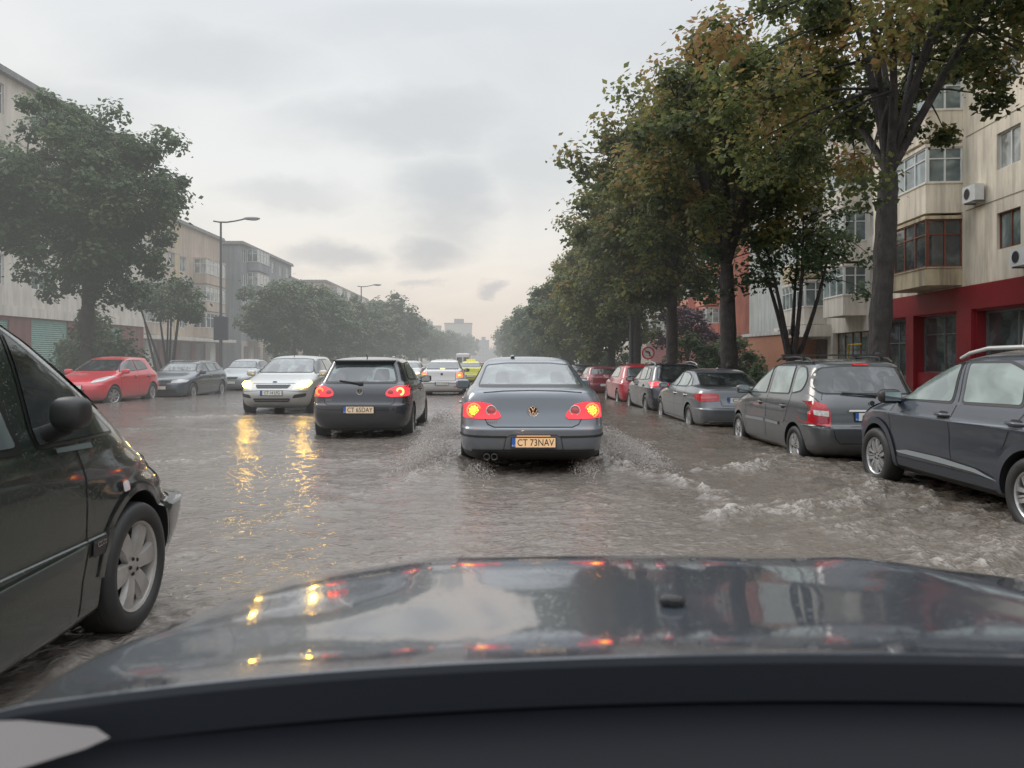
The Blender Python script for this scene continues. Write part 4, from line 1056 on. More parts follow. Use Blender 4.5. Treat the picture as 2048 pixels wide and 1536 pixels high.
for i in range(len(hy)-1):
    for j in range(nx):
        a = i*(nx+1)+j
        F.append((a, a+nx+1, a+nx+2, a+1))
mb.add(V, F, 0, True)
# rear edge folds down to the scuttle
last = (len(hy)-1)*(nx+1)
b = []
for d, dz in ((-.006, .000), (-.010, -.008), (-.012, -.05)):
    b.append([(V[last+j][0], V[last+j][1]+d, V[last+j][2]+dz) for j in range(nx+1)])
prev = [V[last+j] for j in range(nx+1)]
for row in b:
    mb.add(prev+row, [(j, j+nx+1, j+nx+2, j+1) for j in range(nx)], 0 if row is b[0] else 1, True); prev = row
hood = mb.build('bonnet', [OWNP, simple('scuttle_black', (.016, .019, .025), .5, spec=.3)], own, recalc=True)
bv = BVHTree.FromPolygons([Vector(v) for v in V], F)
def on_hood(x, y):
    h = bv.ray_cast(Vector((x, y, 3)), Vector((0, 0, -1)))[0]
    return h.z if h else 0.9
# left and right wings below the bonnet edge
for sx in (-1, 1):
    mb = MB(); V2 = []
    rows = []
    for i, y in enumerate(hy):
        j = 0 if sx < 0 else nx
        p = V[i*(nx+1)+j]
        rows.append([(p[0]+sx*.004, p[1], p[2]-.006), (p[0]+sx*.02, p[1], p[2]-.03), (p[0]+sx*.035, p[1], p[2]-.18), (p[0]+sx*.03, p[1], p[2]-.45)])
    V2 = [q for r in rows for q in r]
    mb.add(V2, [(i*4+k, i*4+k+1, i*4+4+k+1, i*4+4+k) for i in range(len(rows)-1) for k in range(3)], 0, True)
    mb.build('wing', [OWNP], own)
mb = MB(); P0 = [V[j] for j in range(nx+1)]
mb.add(P0+[(x, y-.02, z-.5) for x, y, z in P0], [(j, j+1, j+nx+2, j+nx+1) for j in range(nx)], 0, True); mb.build('nose', [M['black']], own)
mb = MB(); wx, wy_ = -.09, 1.21; wz = on_hood(wx, wy_)
ellipsoid(mb, (wx, wy_, wz+.008), .021, .012, .011, 2.6); mb.box(wx-.008, wx+.008, wy_-.016, wy_-.008, wz+.004, wz+.013)
mb.build('washer_nozzle', [M['black']], own, recalc=False)
mb = MB()   # scuttle and dashboard top
V = []; xs = np.linspace(-.95, .95, 50); yz = [(.91, 1.02), (.88, 1.012), (.84, 1.004), (.80, .998), (.75, .99), (.68, .985), (.58, .99), (.48, .985), (.40, .96), (.30, .90), (.2, .80)]
for y, z in yz:
    for x in xs:
        V.append((x, y - .05*(x/.9)**2, z - .03*(x/.9)**2 + .012*math.exp(-((x+.35)/.22)**2)*math.exp(-((y-.6)/.12)**2)))
n = len(xs)
mb.add(V, [(i*n+j, (i+1)*n+j, (i+1)*n+j+1, i*n+j+1) for i in range(len(yz)-1) for j in range(n-1)], 0, True)
mb.build('dashboard', [dashm], own)
reflection_sheet = MB(); reflection_sheet.add([(-.62, .79, 1.012), (-.50, .795, 1.014), (-.41, .775, 1.016), (-.385, .755, 1.016), (-.40, .735, 1.015), (-.45, .70, 1.012), (-.62, .68, 1.01)], [(0, 1, 2, 3, 4, 5, 6)])  # pale sheet added to stand in for a reflection in the windscreen
po = reflection_sheet.build('reflection_sheet', [simple('reflection_sheet', (.11, .10, .098), .7)], None)
tag(po, 'pale sheet standing in for a reflection on the left corner of the black dashboard', 'reflection_sheet')

rf = MB(); V = []; xs = np.linspace(-.66, .66, 13); ysr = [.10, 0, -.3, -.9, -1.6, -2.2]  # roof over the camera, unseen, added to shade the dashboard
for dz in (0, .045):
    for y in ysr:
        for x in xs: V.append((x, y-.06*(x/.66)**2, 1.555+.03*math.sin(min(1, (.10-y)/1.2)*math.pi/2)-.05*(x/.66)**4+dz))
n = len(xs); L_ = len(ysr)*n
F = [(i*n+j, i*n+j+1, (i+1)*n+j+1, (i+1)*n+j) for i in range(len(ysr)-1) for j in range(n-1)]
rf.add(V, F+[tuple(L_+k for k in q) for q in F]+[(j, j+1, L_+j+1, L_+j) for j in range(n-1)], 0, True)
rf.build('roof', [OWNP], own)
# ------------------------------------------------------------------ flood water, road, pavements
def np_zw(x, y):
    def ss(a, b, v):
        t = np.clip((v-a)/(b-a), 0, 1); return t*t*(3-2*t)
    return -0.008*np.maximum(0, np.minimum(y, 190)-12) - .13*ss(1.8, 4.5, x) + .011*np.maximum(0, np.minimum(-x, 13)-3)

def np_zs(x, y):
    return np_zw(x, y)

yr = [0.8]
while yr[-1] < 190: yr.append(yr[-1] + max(.020, yr[-1]*.0042))
yr = np.array(yr)
xa = np.concatenate([np.arange(-16.5, -5.5, .07), np.arange(-5.5, 5.8, .028), np.arange(5.8, 8.4, .07)])
X, Y = np.meshgrid(xa, yr)
# ambient choppy flow, running mostly along the street toward the left camera side
wx_ = X + .25*perlin(X*.5, Y*.4, 3); wy2 = Y + .25*perlin(X*.4+9, Y*.5, 4)
rightness = np.clip((X-1.2)/2.0, 0, 1)*np.clip((16-Y)/8, 0, 1)
ridge = 1-np.abs(perlin(wx_*1.5+wy2*.5, wy2*2.1, 11))*2
ridge2 = 1-np.abs(perlin(wx_*3.4-wy2*.7, wy2*4.6, 12))*2
H = .021*ridge + .0100*ridge2 + .026*perlin(X*.55, Y*.45, 5)
H += .006*perlin(X*8+Y*1.2, Y*9, 6)
rs1 = 1-np.abs(perlin(X*4.2+Y*1.6+.6*perlin(X*2, Y*2, 90), Y*8.5-X*1.1, 91))*2
rs2 = 1-np.abs(perlin(X*9-Y*2.0+.5*perlin(X*3, Y*3, 92), Y*15+X*2, 93))*2
sm = np.clip(.55+.7*perlin(X*.3+3, Y*.22, 94)+.25*np.clip(X+1, -1, 1.6), .25, 1.3)
H += (.0105*np.clip(rs1, 0, 1)**2 + .0052*np.clip(rs2, 0, 1)**2)*sm
ang = .5
U = X*math.cos(ang)+Y*math.sin(ang); Vv = -X*math.sin(ang)+Y*math.cos(ang)
rr1 = 1-np.abs(perlin(U*.85+.3*perlin(X, Y, 8), Vv*2.3, 21))*2
H += rightness*(.055*rr1 + .030*(1-np.abs(perlin(U*2.4, Vv*4.6, 22))*2))
H *= .75+.45*perlin(X*.16, Y*.1, 30)
far = np.clip(1.15-Y/60, .30, 1)*(.42+.58*np.clip((X+4.5)/3.5, 0, 1)); H *= far
foam = np.clip((ridge-.72)*1.6, 0, 1)*np.clip(perlin(X*.7, Y*.35, 41)*1.4+.25, 0, 1)*.55
foam += .17+.22*np.clip(perlin(X*.35, Y*.28, 71)+.2, 0, 1)
foam += np.clip((ridge2-.75)*2, 0, 1)*np.clip(perlin(X*.5+7, Y*.4, 42)+.25, 0, 1)*.45
foam += rightness*np.clip((rr1-.70)*3, 0, 1)*.75*np.clip(perlin(X*.8, Y*.6, 43)+.45, 0, 1)
nz = perlin(X*6, Y*6, 51); nz2 = perlin(X*14, Y*14, 52)
def seg_dist(px, py, ax, ay, bx, by):
    dx, dy = bx-ax, by-ay
    t = np.clip(((px-ax)*dx+(py-ay)*dy)/(dx*dx+dy*dy), 0, 1)
    return np.hypot(px-ax-t*dx, py-ay-t*dy), t
def crest(pts, h, w, fo, seed=0):
    global H, foam
    jx = .16*perlin(X*1.6, Y*1.6, 61+seed); jy = .16*perlin(X*1.6+5, Y*1.6, 62+seed)
    best = np.full(X.shape, 99.)
    for a, b in zip(pts[:-1], pts[1:]):
        d, t = seg_dist(X+jx+.06*nz, Y+jy+.06*nz2, a[0], a[1], b[0], b[1]); best = np.minimum(best, d)
    e = np.exp(-(best/w)**2)
    H += .75*h*e*(1+.5*nz)
    foam += fo*np.exp(-(best/(w*.75))**2)*np.clip(.55+nz*.9+nz2*.4, 0, 1.3)
def wake(cx, yr_, half, h=.05, L=6.0, fo=.8, spread=.30):
    """two trailing crests and churned water behind a car driving away (towards +Y)"""
    global H, foam
    d = np.maximum(0, yr_+.9-Y)
    on = (Y < yr_+.9)
    for s in (-1, 1):
        lx = cx + s*(half + spread*d + .05*np.sin(d*2.3))
        w = .10+.035*d
        e = np.exp(-((X-lx+.07*nz)/w)**2)*np.exp(-d/L)*on
        H += .55*h*e*(1+.6*nz); foam += fo*e*np.clip(.45+nz+nz2*.5, 0, 1.3)
        # bow wave thrown sideways from the wheel
        for wy0 in (yr_+1.05, yr_+3.7):
            q = np.hypot((X-(cx+s*(half+.15)))/.42, (Y-wy0+.15)/.85)
            e = np.exp(-q*q); H += h*1.1*e*(.7+.9*np.abs(nz)); foam += fo*1.0*e*np.clip(.45+nz+nz2*.6, 0, 1.2)
    mid = np.exp(-((X-cx)/(half*.9))**4)*np.exp(-d/(L*.5))*on
    H -= .035*np.exp(-((X-cx)/(half*.95))**6)*np.exp(-(np.maximum(0, yr_+.2-Y)/1.0)**2)*(Y < yr_+4.6)
    H += .018*mid*(nz+nz2*.7); foam += .42*fo*mid*np.clip(nz*1.3+nz2*.6+.15, 0, 1)
wake(.50, 9.0, .86, .075, 3.4, 1.0, .40)
wake(-2.30, 13.3, .84, .040, 2.6, .65, .30)
wake(-2.03, 30.2, .84, .05, 5, .7)
wake(-5.42, 24.6, .9, .03, 3.0, .5)
# oncoming car pushes its bow wave towards the camera
crest([(-7.6, 16.6), (-6.4, 17.6), (-5.4, 17.9), (-4.4, 17.6), (-3.2, 16.4)], .035, .16, .5, 1)
crest([(-8.6, 13.0), (-6.6, 14.2), (-4.6, 14.2), (-3.6, 13.2)], .022, .16, .35, 2)
crest([(-5.6, 9.3), (-3.6, 10.2), (-2.2, 10.2), (-.9, 9.4)], .025, .18, .35, 2)
# wash breaking between the driven lane and the parked cars
crest([(1.55, 11.0), (2.0, 9.0), (2.25, 7.6), (2.05, 6.5)], .040, .16, .60, 3)
crest([(2.05, 6.4), (2.7, 6.8), (3.3, 7.2), (3.85, 7.8), (4.45, 8.5)], .065, .17, 1.0, 4)
crest([(2.6, 9.0), (3.15, 9.4), (3.55, 9.8), (3.8, 10.4)], .060, .20, 1.0, 5)
crest([(3.1, 9.15), (3.35, 9.5)], .07, .17, 1.2, 9)
crest([(3.9, 11.3), (4.5, 10.6), (4.9, 10.0)], .04, .15, .6, 6)
crest([(1.9, 14.0), (2.6, 12.3), (3.1, 11.6)], .030, .15, .45, 7)
crest([(2.2, 16.5), (3.0, 17.0), (4.3, 17.4)], .022, .15, .4, 8)
crest([(2.9, 5.0), (3.7, 5.6), (4.3, 6.1)], .045, .2, .5, 3)
for (wx0, wy0) in ((4.75, 9.25), (4.95, 6.6), (4.6, 11.4), (4.6, 14.0), (4.5, 17.3), (4.5, 20.1), (4.55, 22.4), (-11.3, 22.5), (-11.3, 25.0), (-10.7, 26.8), (-1.75, 3.66), (4.5, 27.3)):
    q = np.hypot((X-wx0)/.45, (Y-wy0)/.5); e = np.exp(-q*q)
    H += .030*e*np.abs(nz)*2; foam += .40*e*np.clip(.4+nz*1.3, 0, 1)
# pebbled spray clumps on the strongest crests
H += np.clip(foam-.45, 0, 1)*.035*np.abs(nz2+.6*perlin(X*28, Y*28, 53))
foam = np.clip(foam*.48-.05, 0, 1.0)
brown = np.clip((X-1.0)/3.2, 0, 1)*np.clip(1.2-Y/60, 0, 1)
Z = np_zw(X, Y) + H - .012
def grid_mesh(name, X, Y, Z, mat, attrs=None, smooth=True):
    r, c_ = X.shape
    me = bpy.data.meshes.new(name)
    co = np.stack([X.ravel(), Y.ravel(), Z.ravel()], 1).astype(np.float32)
    idx = np.arange(r*c_).reshape(r, c_)
    q = np.stack([idx[:-1, :-1], idx[:-1, 1:], idx[1:, 1:], idx[1:, :-1]], -1).reshape(-1, 4)
    me.vertices.add(len(co)); me.vertices.foreach_set('co', co.ravel())
    me.loops.add(q.size); me.loops.foreach_set('vertex_index', q.ravel().astype(np.int32))
    me.polygons.add(len(q)); me.polygons.foreach_set('loop_start', (np.arange(len(q))*4).astype(np.int32)); me.polygons.foreach_set('loop_total', np.full(len(q), 4, np.int32))
    me.polygons.foreach_set('use_smooth', np.full(len(q), smooth))
    me.materials.append(mat)
    for k, a in (attrs or {}).items():
        at = me.attributes.new(k, 'FLOAT', 'POINT'); at.data.foreach_set('value', a.ravel().astype(np.float32))
    me.update(); me.validate()
    o = bpy.data.objects.new(name, me); COL.objects.link(o)
    return o

wm, nt, bs = mat_new('flood_water')
tc = N(nt, 'ShaderNodeTexCoord')
fa = N(nt, 'ShaderNodeAttribute', attribute_name='foam'); br = N(nt, 'ShaderNodeAttribute', attribute_name='brown')
mpn = N(nt, 'ShaderNodeMapping'); mpn.inputs['Scale'].default_value = (1, 1, 1); mpn.inputs['Rotation'].default_value = (0, 0, R(-18))
nt.links.new(tc.outputs['Object'], mpn.inputs[0])
mp2 = N(nt, 'ShaderNodeMapping'); mp2.inputs['Scale'].default_value = (11, 22, 11); nt.links.new(mpn.outputs[0], mp2.inputs[0])
n1 = N(nt, 'ShaderNodeTexNoise', i_Scale=.75, i_Detail=6.0, i_Roughness=0.58, i_Distortion=.9, noise_type='RIDGED_MULTIFRACTAL'); nt.links.new(mp2.outputs[0], n1.inputs['Vector'])
n2 = N(nt, 'ShaderNodeTexNoise', i_Scale=22.0, i_Detail=5.0, i_Roughness=0.7, i_Distortion=.6); nt.links.new(mpn.outputs[0], n2.inputs['Vector'])
n3 = N(nt, 'ShaderNodeTexNoise', i_Scale=.8, i_Detail=4.0); nt.links.new(tc.outputs['Object'], n3.inputs['Vector'])
cr = ramp(nt, [(0.3, (.135, .114, .098)), (0.7, (.175, .152, .132))], n3.outputs['Fac'])
cb = ramp(nt, [(0.3, (.092, .074, .056)), (0.7, (.128, .105, .082))], n3.outputs['Fac'])
mxb = N(nt, 'ShaderNodeMix', data_type='RGBA'); nt.links.new(br.outputs['Fac'], mxb.inputs[0]); nt.links.new(cr.outputs[0], mxb.inputs[6]); nt.links.new(cb.outputs[0], mxb.inputs[7])
# foam breaks up into lace
th = N(nt, 'ShaderNodeMath', operation='MULTIPLY'); nt.links.new(n2.outputs['Fac'], th.inputs[0]); nt.links.new(n1.outputs['Fac'], th.inputs[1])
mr = N(nt, 'ShaderNodeMapRange', i_From_Min=.40, i_From_Max=.62, i_To_Min=0.0, i_To_Max=1.5); nt.links.new(n2.outputs['Fac'], mr.inputs['Value'])
fm = N(nt, 'ShaderNodeMath', operation='MULTIPLY', use_clamp=True); nt.links.new(fa.outputs['Fac'], fm.inputs[0]); nt.links.new(mr.outputs[0], fm.inputs[1])
mxf = N(nt, 'ShaderNodeMix', data_type='RGBA'); nt.links.new(fm.outputs[0], mxf.inputs[0]); nt.links.new(mxb.outputs[2], mxf.inputs[6]); mxf.inputs[7].default_value = (.44, .405, .365, 1)
nt.links.new(mxf.outputs[2], bs.inputs['Base Color'])
rg = N(nt, 'ShaderNodeMapRange', i_From_Min=0, i_From_Max=1, i_To_Min=.09, i_To_Max=.65); nt.links.new(fm.outputs[0], rg.inputs['Value']); nt.links.new(rg.outputs[0], bs.inputs['Roughness'])
bs.inputs['IOR'].default_value = 1.33; bs.inputs['Specular IOR Level'].default_value = .62
b1 = N(nt, 'ShaderNodeBump', i_Strength=.9, i_Distance=.026); nt.links.new(n1.outputs['Fac'], b1.inputs['Height'])
b2 = N(nt, 'ShaderNodeBump', i_Strength=.7, i_Distance=.008); nt.links.new(n2.outputs['Fac'], b2.inputs['Height']); nt.links.new(b1.outputs[0], b2.inputs['Normal'])
nt.links.new(b2.outputs[0], bs.inputs['Normal'])
water = grid_mesh('water', X, Y, Z, wm, {'foam': foam, 'brown': brown})
tag(water, 'murky brown flood water with foam and wakes covering the whole street', 'water', kind='structure')
del X, Y, Z, H, foam, wx_, wy2, ridge, ridge2, rr1, U, Vv, nz, nz2, brown, rightness, far

asphalt = simple('asphalt', (.05, .05, .05), .7, var=.25, vscale=2, bump=.4, bscale=120)
concrete = simple('paving', (.22, .21, .195), .65, var=.25, vscale=1.5, bump=.3, bscale=60)
soil = simple('soil_and_grass', (.075, .085, .045), .9, var=.4, vscale=1.2, bump=.5, bscale=25)
def strip(name, x0, x1, dz, mat, y0=-60, y1=900, label=None, nx=2, thick=None):
    xs = np.linspace(x0, x1, nx); ys = np.concatenate([np.arange(y0, 200, 4.0), np.arange(200, y1+1, 50.)])
    XX, YY = np.meshgrid(xs, ys); ZZ = np_zw(XX, YY)+dz
    o = grid_mesh(name, XX, YY, ZZ, mat)
    tag(o, label, name.replace('_', ' '), kind='structure'); return o
strip('road', -16.5, 8.3, -.30, asphalt, nx=26, label='flooded asphalt road under the water')
gx = np.concatenate([[-900, -300, -120, -60], np.arange(-40, 41, 4.), [60, 120, 300, 900]]); gy = np.concatenate([[-300, -100], np.arange(-60, 200, 8.), [260, 400, 700, 1200, 2500]])
GX, GY = np.meshgrid(gx, gy); GZ = np_zw(np.clip(GX, -16, 8), GY)-.45
tag(grid_mesh('ground', GX, GY, GZ, soil), 'open ground reaching the horizon', 'ground', kind='structure')
def walk(name, x0, x1, dz, label):
    mb = MB(); ys = list(np.arange(-20, 200, 5.))+[200, 300, 450]
    for a, b in zip(ys[:-1], ys[1:]):
        za0 = zw(x0, a)+dz; zb0 = zw(x0, b)+dz
        vs = [(x0, a, za0), (x1, a, za0), (x1, b, zb0), (x0, b, zb0), (x0, a, za0-.5), (x1, a, za0-.5), (x1, b, zb0-.5), (x0, b, zb0-.5)]
        mb.add(vs, [(0, 1, 2, 3), (0, 3, 7, 4), (1, 5, 6, 2)], 0)
    mb2 = mb.build(name, [concrete], None); tag(mb2, label, name, kind='structure')
walk('pavement', 8.25, 15.9, .02, 'wet pavement along the right-hand parked cars')
walk('pavement', -23.4, -16.4, .05, 'wet pavement along the left-hand parked cars')

# spray thrown up by the rolling wheels
def spray(label, spots, seed):
    rs = np.random.RandomState(seed); V_ = []; n_t = 0
    for (x, y, s, n_, hh) in spots:
        t = rs.rand(n_); out_ = s*(.05+.75*t*rs.rand(n_)**.5); up_ = hh*4*t*(1-t)*rs.rand(n_)**1.1
        px_ = x+out_+.05*rs.randn(n_); py_ = y-.9*t*rs.rand(n_)+.28*rs.randn(n_); pz_ = np_zw(px_, py_)+up_-.01
        c_ = np.stack([px_, py_, pz_], 1); sz = .003+.008*rs.rand(n_)**2.5
        a_ = rs.normal(size=(n_, 3)); a_ /= np.linalg.norm(a_, axis=1)[:, None]; b_ = np.cross(a_, rs.normal(size=(n_, 3))); b_ /= np.linalg.norm(b_, axis=1)[:, None]; k_ = np.cross(a_, b_)
        sz = sz[:, None]
        tet = np.stack([c_+a_*sz*1.5, c_-a_*sz*.6+b_*sz, c_-a_*sz*.6-b_*sz*.5+k_*sz*.87, c_-a_*sz*.6-b_*sz*.5-k_*sz*.87], 1)
        V_.append(tet.reshape(-1, 3)); n_t += n_
    V_ = np.concatenate(V_); base_ = (np.arange(n_t)*4)[:, None, None]
    F_ = (np.array([[0, 1, 2], [0, 2, 3], [0, 3, 1], [1, 3, 2]])[None]+base_).reshape(-1, 3)
    me = bpy.data.meshes.new('spray'); me.from_pydata(V_.tolist(), [], F_.tolist()); me.materials.append(M_SPRAY)
    o = bpy.data.objects.new('spray', me); COL.objects.link(o); tag(o, label, 'spray', kind='stuff')
M_SPRAY = simple('spray_drops', (.50, .46, .43), .4)
M_SPRAY.node_tree.nodes['Principled BSDF'].inputs['Alpha'].default_value = .7
spray('spray and droplets thrown up beside the wheels of the blue-grey saloon', [(.50-.98, 9.95, -1, 12000, .34), (.50+.98, 9.95, 1, 12000, .32), (.50-1.0, 12.6, -1, 6000, .26), (.50+1.0, 12.6, 1, 6000, .26), (.5-.8, 9.6, .4, 1400, .12), (.5+.8, 9.6, -.4, 1400, .12)], 5)
spray('spray and droplets beside the wheels of the black hatchback', [(-2.30+.95, 14.0, 1, 2600, .22), (-2.30-.95, 14.0, -1, 1600, .15), (-2.3+.95, 16.5, 1, 2200, .26)], 6)
# ------------------------------------------------------------------ buildings
def wallmat(name, col, stain=.35, scale=.5, rough=.85):
    """weathered render: blotches, run-down streaks, fine grain"""
    m, nt, bs = mat_new(name)
    tc = N(nt, 'ShaderNodeTexCoord')
    mp = N(nt, 'ShaderNodeMapping'); mp.inputs['Scale'].default_value = (2.2, 2.2, .22)
    n1 = N(nt, 'ShaderNodeTexNoise', i_Scale=1.2, i_Detail=6.0, i_Roughness=.65); nt.links.new(tc.outputs['Object'], mp.inputs[0]); nt.links.new(mp.outputs[0], n1.inputs['Vector'])
    n2 = N(nt, 'ShaderNodeTexNoise', i_Scale=scale, i_Detail=6.0, i_Roughness=.6); nt.links.new(tc.outputs['Object'], n2.inputs['Vector'])
    r1 = ramp(nt, [(0.36, g(1-stain)), (0.58, g(1.0)), (.8, g(1.06))], n1.outputs['Fac'])
    r2 = ramp(nt, [(0.3, g(1-stain*.6)), (0.65, g(1.05))], n2.outputs['Fac'])
    a = N(nt, 'ShaderNodeMix', data_type='RGBA', blend_type='MULTIPLY'); a.inputs[0].default_value = 1; a.inputs[6].default_value = (*col, 1); nt.links.new(r1.outputs[0], a.inputs[7])
    b = N(nt, 'ShaderNodeMix', data_type='RGBA', blend_type='MULTIPLY'); b.inputs[0].default_value = 1; nt.links.new(a.outputs[2], b.inputs[6]); nt.links.new(r2.outputs[0], b.inputs[7])
    nt.links.new(b.outputs[2], bs.inputs['Base Color']); bs.inputs['Roughness'].default_value = rough
    n3 = N(nt, 'ShaderNodeTexNoise', i_Scale=45, i_Detail=3.0); nt.links.new(tc.outputs['Object'], n3.inputs['Vector'])
    bp = N(nt, 'ShaderNodeBump', i_Strength=.25, i_Distance=.01); nt.links.new(n3.outputs['Fac'], bp.inputs['Height']); nt.links.new(bp.outputs[0], bs.inputs['Normal'])
    return m

def brickmat(name, c1, c2, mortar, sc=4.0):
    m, nt, bs = mat_new(name)
    tc = N(nt, 'ShaderNodeTexCoord'); sp_ = N(nt, 'ShaderNodeSeparateXYZ'); nt.links.new(tc.outputs['Object'], sp_.inputs[0])
    ad = N(nt, 'ShaderNodeMath', operation='ADD'); nt.links.new(sp_.outputs['X'], ad.inputs[0]); nt.links.new(sp_.outputs['Y'], ad.inputs[1])
    cb_ = N(nt, 'ShaderNodeCombineXYZ'); nt.links.new(ad.outputs[0], cb_.inputs[0]); nt.links.new(sp_.outputs['Z'], cb_.inputs[1])
    b = N(nt, 'ShaderNodeTexBrick', i_Scale=sc); b.inputs['Color1'].default_value = (*c1, 1); b.inputs['Color2'].default_value = (*c2, 1); b.inputs['Mortar'].default_value = (*mortar, 1); b.inputs['Mortar Size'].default_value = .012
    nt.links.new(cb_.outputs[0], b.inputs['Vector']); nt.links.new(b.outputs[0], bs.inputs['Base Color']); bs.inputs['Roughness'].default_value = .85
    return m

W = {}
W['cream'] = wallmat('cream_render', (.76, .68, .55), .34)
W['cream_low'] = wallmat('stained_ochre_render', (.56, .47, .32), .5)
W['cream2'] = wallmat('pale_cream_render', (.64, .59, .52), .25)
W['tan'] = wallmat('tan_render', (.50, .41, .33), .25)
W['ochre'] = wallmat('ochre_render', (.52, .42, .27), .25)
W['grey'] = wallmat('grey_render', (.255, .262, .275), .25)
W['grey2'] = wallmat('light_grey_render', (.40, .42, .40), .25)
W['salmon'] = wallmat('salmon_render', (.66, .24, .17), .25)
W['white'] = wallmat('white_render', (.58, .56, .53), .25)
W['redband'] = simple('red_cladding', (.22, .012, .018), .42, var=.2, vscale=.7, coat=.2)
W['redbrown'] = wallmat('red_brown_tiles', (.20, .085, .07), .3)
W['brick'] = brickmat('orange_brick', (.46, .19, .10), (.38, .15, .08), (.3, .25, .2), 5.0)
W['roof'] = simple('roof_edge_sheet', (.20, .20, .20), .6, var=.3)
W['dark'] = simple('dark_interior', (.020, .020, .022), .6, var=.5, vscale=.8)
W['pvc'] = simple('white_window_frame', (.62, .63, .62), .4, var=.1)
W['wood'] = simple('brown_window_frame', (.16, .055, .035), .45, var=.3, vscale=4)
W['steel'] = simple('grey_steel_frame', (.20, .21, .21), .4, metal=.5)
W['pane_a'] = glassy('house_pane_dark', (.055, .065, .068), rough=.05, scale=1.2)
W['pane_b'] = glassy('house_pane_curtain', (.26, .27, .25), hi=(.42, .42, .38), rough=.05, scale=1.6)
W['pane_c'] = glassy('house_pane_sky', (.13, .17, .17), hi=(.30, .36, .35), rough=.05, scale=1.0)
W['shutter'] = simple('green_roller_shutter', (.17, .29, .245), .5, var=.12)
PANES = ['pane_a', 'pane_b', 'pane_c', 'pane_a', 'pane_c']

def wall_with_openings(mb, w, z0, z1, ops, y=0.0, depth=.18, mi=0, u0=0.0):
    """wall in the plane y, facing -y; openings (u0,u1,z0,z1) with reveals running back to y+depth"""
    us = sorted({u0, u0+w} | {o[0] for o in ops} | {o[1] for o in ops}); zs = sorted({z0, z1} | {o[2] for o in ops} | {o[3] for o in ops})
    us = [u for u in us if u0-1e-6 <= u <= u0+w+1e-6]; zs = [z for z in zs if z0-1e-6 <= z <= z1+1e-6]
    for i in range(len(us)-1):
        for j in range(len(zs)-1):
            cu, cz = (us[i]+us[i+1])/2, (zs[j]+zs[j+1])/2
            if any(o[0] < cu < o[1] and o[2] < cz < o[3] for o in ops): continue
            mb.add([(us[i], y, zs[j]), (us[i+1], y, zs[j]), (us[i+1], y, zs[j+1]), (us[i], y, zs[j+1])], [(0, 1, 2, 3)], mi)
    for a, b, c_, d in ops:
        for q in ([(a, y, c_), (a, y+depth, c_), (b, y+depth, c_), (b, y, c_)], [(a, y, d), (b, y, d), (b, y+depth, d), (a, y+depth, d)],
                  [(a, y, c_), (a, y, d), (a, y+depth, d), (a, y+depth, c_)], [(b, y, c_), (b, y+depth, c_), (b, y+depth, d), (b, y, d)]):
            mb.add(q, [(0, 1, 2, 3)], mi)

def window(parent, u0, u1, z0, z1, y=.12, frame='pvc', pane=None, nv=2, nh=0, name='window', rot=None, origin=(0, 0, 0), fw=.05):
    """frame bars with a pane behind; lies in the wall opening, facing -y (rot turns it to another face)"""
    mb = MB(); f = fw
    mb.box(u0, u1, y-.03, y+.03, z0, z0+f); mb.box(u0, u1, y-.03, y+.03, z1-f, z1)
    mb.box(u0, u0+f, y-.03, y+.03, z0+f, z1-f); mb.box(u1-f, u1, y-.03, y+.03, z0+f, z1-f)
    for i in range(1, nv):
        u = u0+(u1-u0)*i/nv; mb.box(u-f*.6, u+f*.6, y-.028, y+.03, z0+f, z1-f)
    if nh:
        z = z0+(z1-z0)*.68; k = 0
        for i in range(nv):
            a = u0+(u1-u0)*i/nv + f*.6; b = u0+(u1-u0)*(i+1)/nv - f*.6
            mb.box(max(a, u0+f), min(b, u1-f), y-.026, y+.03, z-f*.45, z+f*.45)
    o = mb.build(name, [W[frame]], parent, recalc=True)
    pn = MB(); pn.add([(u0+f, y+.012, z0+f), (u1-f, y+.012, z0+f), (u1-f, y+.012, z1-f), (u0+f, y+.012, z1-f)], [(0, 1, 2, 3)])
    p = pn.build('pane', [W[pane or random.choice(PANES)]], o, recalc=False)
    if rot:
        o.rotation_euler = (0, 0, rot)
    o.location = origin
    return o

def bay(parent, u0, u1, z0, z1, d, wall, frame='pvc', pane=None, sill=1.0, head=.12, nv=4, near='u1'):
    """glazed balcony: parapet, end cheeks, slab, glazing round three sides"""
    mb = MB()
    mb.box(u0, u1, -d, -.002, z0, z0+sill); mb.box(u0-.03, u1+.03, -d-.03, -.002, z1-head, z1); mb.box(u0-.03, u1+.03, -d-.03, -.003, z0+sill, z0+sill+.04)
    o = mb.build('balcony', [W[wall]], parent)
    mb = MB(); mb.box(u0+.25, u1-.25, -d+.25, -.01, z0+sill+.04, z1-head, 0); mb.build('room', [W['dark']], o)
    window(o, u0, u1, z0+sill+.04, z1-head, y=-d+.04, frame=frame, pane=pane, nv=nv, nh=1)
    L = d
    for (uu, rot) in ((u1, R(90)), (u0, R(-90))):
        w_ = window(o, 0, L-.08, z0+sill+.04, z1-head, y=.04 if 1 else 0, frame=frame, pane=pane, nv=2, nh=1, rot=rot, origin=((u1, -d+.08, 0) if rot > 0 else (u0, -.0, 0)))
    return o

